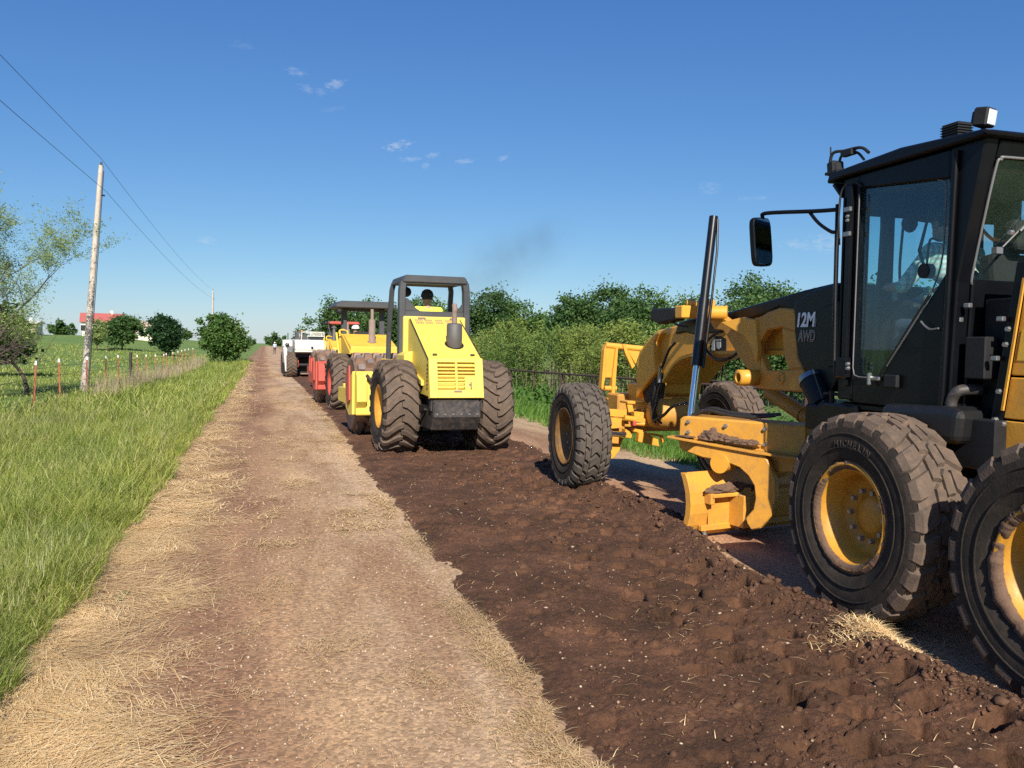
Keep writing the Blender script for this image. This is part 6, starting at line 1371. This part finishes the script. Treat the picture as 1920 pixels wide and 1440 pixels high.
for i, (x, y, s) in enumerate([(15.2,59,1.0), (19.0,60,.92), (20.3,55,1.06), (23.0,57,1.08), (25.8,57,1.10), (27.2,60,1.0), (17.0,62,.9), (12.2,60,.95), (9.4,66,.98), (21.8,50,.9), (13.0,66,1.0)]):
    place_tree('thicket_tree', dk[i % 3], gpt(x, y), 'dark leafy tree rising behind the willow thicket', s, R.random()*6.28, 'dark trees rising behind the willow thicket')
tall = make_dense('d', 81, 6.3, 2.2, 2.2, 17000, .11, 'leaf_dark', clumps=80, cz=.62, rz=.40, spread=.13)
for i, (x, y, s) in enumerate([(24.6,46,.84), (27.0,44.5,.92), (29.8,45.5,.96), (28.6,41,.74)]):
    place_tree('tall_tree', tall if i % 2 else make_dense('d', 82+i, 6.3, 2.2, 2.2, 17000, .11, 'leaf_mid', clumps=80, cz=.62, rz=.40, spread=.13), gpt(x, y), 'tall tree above the grader frame behind the thicket', s, R.random()*6.28, 'tall trees above the grader frame')
shade = make_dense('d', 90, 3.4, 1.7, 1.7, 12000, .08, 'leaf_dark', clumps=90, cz=.5, rz=.48, spread=.13)
for i, (x, y, s) in enumerate([(15.4,24.2,1.0), (17.6,22.8,1.05), (19.6,21.4,1.0), (14.9,27.2,.9)]):
    place_tree('dark_shrub', shade, gpt(x, y), 'dense dark green shrub seen under the grader frame', s, R.random()*6.28, 'dark shrubs seen under the grader frame', 'shrub')
far_r = make_dense('d', 95, 6.0, 2.6, 2.6, 15000, .17, 'leaf_dark', clumps=110, cz=.52, rz=.46, spread=.12)
for i, (x, y, s, l) in enumerate([(6.6,84,.93,'round dark tree beyond the white machine'), (9.8,88,1.0,'second dark tree beyond the white machine, beside the round one'), (12.8,80,.95,'dark tree behind the rollers with grey canopies')]):
    place_tree('roadside_tree', far_r, gpt(x, y), l, s, i*1.3)
place_tree('verge_bush', make_dense('d', 97, 2.4, 1.5, 1.5, 5000, .13, 'leaf_mid', clumps=60, cz=.5, rz=.46, spread=.14), gpt(7.8, 50), 'low bright bush on the far verge by the rollers', 1.0, 0, None, 'bush')
# far tree line at the crest
g = np.random.default_rng(99); hedge = make_dense('h', 98, 5, 4.5, 3, 3500, .45, 'leaf_dark', clumps=60, cz=.45, rz=.42, spread=.15)
for i, (x, y, s, l) in enumerate([(3.5,330,1.0,'low far tree on the horizon where the road ends'), (13,340,1.1,'far tree on the horizon right of the road end'), (21,335,1.2,'wider far tree on the horizon behind the white machine'), (-6,345,.75,'tiny far tree on the horizon left of the road end'), (30,330,1.1,'far tree on the horizon hidden partly by the round dark tree'),
                                  (-24,290,.7,'small far tree on the pasture skyline'), (-40,300,.9,'far tree on the pasture skyline near the houses'), (-62,300,1.0,'far tree on the pasture skyline behind the feathery tree')]):
    place_tree('far_tree', hedge, gpt(x, y), l, s, i*.9)
# dead reeds along the left fence, dead stems in the thicket
g = np.random.default_rng(41)
def reeds(n, x0, x1, y0, y1, h0, h1, wd):
    y = y0+(y1-y0)*g.random(n); x = x0+(x1-x0)*g.random(n); k = fbm(x*.9, y*.35) > .40; x, y = x[k], y[k]; n = len(x)
    return ribbons(np.stack([x, y, height(x, y)], -1), g.random(n)*6.28, h0+(h1-h0)*g.random(n), g.random(n)*.12, .15+1.1*g.random(n)**2, wd*(.6+.8*g.random(n)), 3)
grass('dry_reeds', [reeds(1500, -5.6, -4.5, 29, 46, .3, 1.1, .012), reeds(1500, -5.6, -4.4, 46, 74, .3, 1.1, .018)], 'dry_reed', 'dead tan reeds and brush along the wire fence')
grass('dead_stems', [reeds(420, 10.6, 15, 22, 40, .9, 2.0, .012)], 'dry_reed', 'dead pale stems standing in the willow thicket')
# ------------------------------------------------------------------ fences, poles, houses
WF = thing('wire_fence', 'barbed wire fence with red steel posts and white tips along the pasture', 'fence', (-5.62, 24.0, hz(-5.62,24)))
def t_post_mesh(h=1.34):
    m = MB(); m.box(-.022,.022,-.004,.004,-.3,h); m.box(-.004,.004,.004,.034,-.3,h-.002)
    for k in range(11): m.box(-.008,.008,-.010,-.004,.12+k*.1,.16+k*.1)
    return m.mesh('post', ['post_red'])
def tip_mesh(h=1.34): m = MB(); m.box(-.024,.024,-.0115,.0365,h-.10,h+.002); return m.mesh('white_tip', ['post_white'])
TP, TT = t_post_mesh(), tip_mesh()
R = random.Random(4); ysn = [20.9, 24.05, 27.1, 30.8, 34.2, 37.5, 42.8, 45.9, 49.2, 52.4, 55.2, 58.2, 61.3, 64.4, 67.5, 70.6, 73.7]
for y in ysn:
    x = -5.62+R.gauss(0,.03); p = link('post', TP, WF); p.location = (x+5.62, y-24.0, hz(x,y)-hz(-5.62,24)); p.rotation_euler = (rad(R.gauss(0,1.5)), rad(R.gauss(0,2)), R.gauss(0,.2)); p.scale = (1.0,1.0,.97); link('white_tip', TT, p)
for y in (40.4,):
    m = MB(); m.tube([(0,0,-.3),(.02,0,.7),(.01,.01,1.42)], [.075,.07,.06], 9); o = m.build('wood_post', 'post_dark', WF); o.location = (0, y-24, hz(-5.62,y)-hz(-5.62,24))
for z in (.32,.58,.84,1.1):
    m = MB(); pts = []
    for a, b in zip(ysn[:-1], ysn[1:]):
        for t in (0,.25,.5,.75): y = a+(b-a)*t; pts.append((0, y-24, hz(-5.62,y)-hz(-5.62,24)+z-.05*t*(1-t)+R.gauss(0,.006)))
    m.tube(pts, .0055, 4, 0, False); m.build('wire', 'fence_wire', WF)

PF = thing('pipe_fence', 'dark rusty pipe fence with mesh wire on the far verge', 'fence', (10.0, 14.0, hz(10,14)))
zb = hz(10,14); RAIL = lambda y: .98-.0105*(y-14)
for y in (9.0, 11.3, 14.25, 17.0, 19.4, 22.2, 25.2, 28.4, 31.6, 34.8):
    m = MB(); m.cyl((0,0,-.3),(0,0,RAIL(y)-hz(10,y)+.02),.038,n=10); o = m.build('post', 'pipe_rust', PF); o.location = (0, y-14, hz(10,y)-zb)
for (dz, y0, y1, r) in ((0,8,36.5,.034), (.085,16.5,22.4,.026)):
    m = MB(); m.tube([(0 if dz == 0 else .12, y-14, RAIL(y)+dz-zb) for y in np.linspace(y0,y1,12)], r, 9); m.build('rail', 'pipe_rust', PF)
m = MB()
for z in np.linspace(.06,.92,9): m.tube([(-.045, y-14, hz(10,y)-zb+(RAIL(y)-hz(10,y))*z) for y in np.linspace(8,30,10)], .0028, 3, 0, False)
for y in np.arange(8,30,.15): m.tube([(-.045,y-14,hz(10,y)-zb+.05),(-.045,y-14,RAIL(y)-zb)], .0028, 3, 0, False)
m.build('mesh_wire', 'fence_wire', PF)
m = MB(); m.box(-.02,.02,-.9,.9,.35,.42); m.box(-.02,.02,-.9,.9,.75,.82)
for k in range(5): m.box(-.018,.018,-.85+.4*k,-.78+.4*k,.3,.9)
o = m.build('white_gate', 'white_paint', None, None, .004); o.location = (10.6, 13.2, hz(10.6,13.2)); tag(o, 'low pale gate panel behind the pipe fence', 'gate')

def pole(loc, h, lean, label):
    T = thing('utility_pole', label, 'pole', loc); T.rotation_euler = lean
    m = MB(); n = 9; m.tube([(0,0,-.5+(h+.5)*k/n) for k in range(n+1)], [.130-.05*k/n for k in range(n+1)], 14); m.build('shaft', 'pole_wood', T)
    m = MB(); m.lathe([(.03,0),(.045,.03),(.03,.06),(.045,.09),(.02,.13),(.001,.13)], (0,0,h), 'z', 10); m.build('insulator', 'dark_grey', T)
    m = MB(); m.cyl((0,0,h-1.05),(.20,0,h-1.05),.03,n=8); m.build('bracket', 'matte_black', T)
    m = MB(); m.tube([(.12,-.10,h-.2),(.15,-.1,h*.5),(.17,-.1,.0)], .012, 5); m.build('ground_wire', 'matte_black', T)
pole((-6.24, 33.8, hz(-6.24,33.8)-.02), 8.1, (0, rad(4.2), 0), 'tall weathered wooden utility pole standing by the wire fence')
pole((-6.2, 111.0, hz(-6.2,111)-.02), 8.0-hz(-6.2,111), (0, rad(.5), 0), 'distant utility pole rising behind the round green bush')
def wire(name, pts, label):
    m = MB(); out = []
    for (a, b, s) in pts:
        a, b = Vector(a), Vector(b); k = 24
        for i in range(k+(1 if (a, b, s) == pts[-1] else 0)): t = i/k; out.append((a.lerp(b, t)-Vector((0,0,4*s*t*(1-t))))[:])
    m.tube(out, .0075, 5, 0, False); o = m.build(name, 'power_wire'); tag(o, label, 'wire')
tx = -6.24+8.1*math.tan(rad(4.2))
wire('power_line', [((-6.2,-44,8.6),(tx,33.8,8.10+.1),.35), ((tx,33.8,8.20),(-6.15,111,8.05),.5)], 'upper power line running over the tops of the utility poles')
wire('power_line', [((-6.1,-44,7.5),(tx+.15,33.8,7.05),.35), ((tx+.15,33.8,7.05),(-6.0,111,6.95),.5)], 'lower power line fixed below the tops of the utility poles')

def house(name, label, c, wd, dp, hw, hr, wall, roofm, rz, wins):
    z = hz(c[0], c[1])-.1; T = thing(name, label, 'house', (c[0], c[1], z), rz)
    m = MB(); m.box(-wd/2, wd/2, -dp/2, dp/2, 0, hw); m.build('wall', wall, T, None, .02)
    m = MB(); o = .45; m.prism([(-dp/2-o,hw-.05),(dp/2+o,hw-.05),(dp/2+o,hw+.1),(0,hw+hr),(-dp/2-o,hw+.1)], -wd/2-o, wd/2+o); rf = m.build('roof', roofm, T, None, .02)
    m = MB(); m.box(wd*.2, wd*.2+.5, -.3,.3,hw+hr*.5,hw+hr+.5); m.build('chimney', wall, rf)
    for x in wins:
        m = MB(); m.box(x-.55,x+.55,-dp/2-.06,-dp/2+.02,hw*.35,hw*.8); w_ = m.build('window', 'white_paint', T); m = MB(); m.box(x-.47,x+.47,-dp/2-.075,-dp/2-.05,hw*.38,hw*.77); m.build('pane', 'window_dark', w_)
    m = MB(); m.box(wd*.3,wd*.3+1.0,-dp/2-.05,-dp/2+.02,0,2.1); m.build('door', 'roof_tan', T)
house('house', 'cream house with a red roof beyond the pasture', (-28.6,172), 6.4, 7, 2.6, 1.7, 'house_cream', 'roof_red', .15, (-3,-1,1.2))
house('house', 'small pale house with tan roof beside the dark compact tree', (-21.0,176), 4.2, 5, 2.9, 1.0, 'house_cream', 'roof_tan', -.1, (-1,.9))
house('shed', 'plain white shed far behind the feathery tree', (-41.5,172), 5, 5, 2.0, .5, 'white_paint', 'white_paint', 0, (0,))

# ------------------------------------------------------------------ diesel smoke drifting from the roller's exhaust
def smoke():
    m_, N, L = nodes('diesel_smoke'); o = N.new('ShaderNodeOutputMaterial'); v = N.new('ShaderNodeVolumePrincipled'); L.new(v.outputs[0], o.inputs['Volume'])
    v.inputs['Color'].default_value = (.12,.11,.10,1)
    tc = N.new('ShaderNodeTexCoord'); n = noise(N, L, tc.outputs['Object'], 1.6, 3, .6)
    gr = N.new('ShaderNodeTexGradient'); gr.gradient_type = 'SPHERICAL'; mp = N.new('ShaderNodeMapping'); L.new(tc.outputs['Object'], mp.inputs[0]); mp.inputs['Scale'].default_value = (.55,1.0,1.5); L.new(mp.outputs[0], gr.inputs[0])
    mu = N.new('ShaderNodeMath'); mu.operation = 'MULTIPLY'; L.new(gr.outputs[1], mu.inputs[0]); L.new(ramp(N, L, n, [(.35,(0,0,0)),(.7,(1,1,1))]), mu.inputs[1])
    m2 = N.new('ShaderNodeMath'); m2.operation = 'MULTIPLY'; L.new(mu.outputs[0], m2.inputs[0]); m2.inputs[1].default_value = .5; L.new(m2.outputs[0], v.inputs['Density'])
    mb = MB(); mb.lathe([(.001,-1.0),(.4,-.9),(.75,-.5),(.85,0),(.75,.5),(.4,.9),(.001,1.0)], (0,0,0), 'x', 20); mb.v = [(x*1.8,y,z*.8) for x, y, z in mb.v]
    o = mb.build('exhaust_smoke', 'diesel_smoke'); o.location = (3.95,14.6,3.15); o.rotation_euler = (0,rad(-28),0); tag(o, 'faint dark haze of diesel smoke drifting beside the roll bar', None, kind='stuff')
smoke()
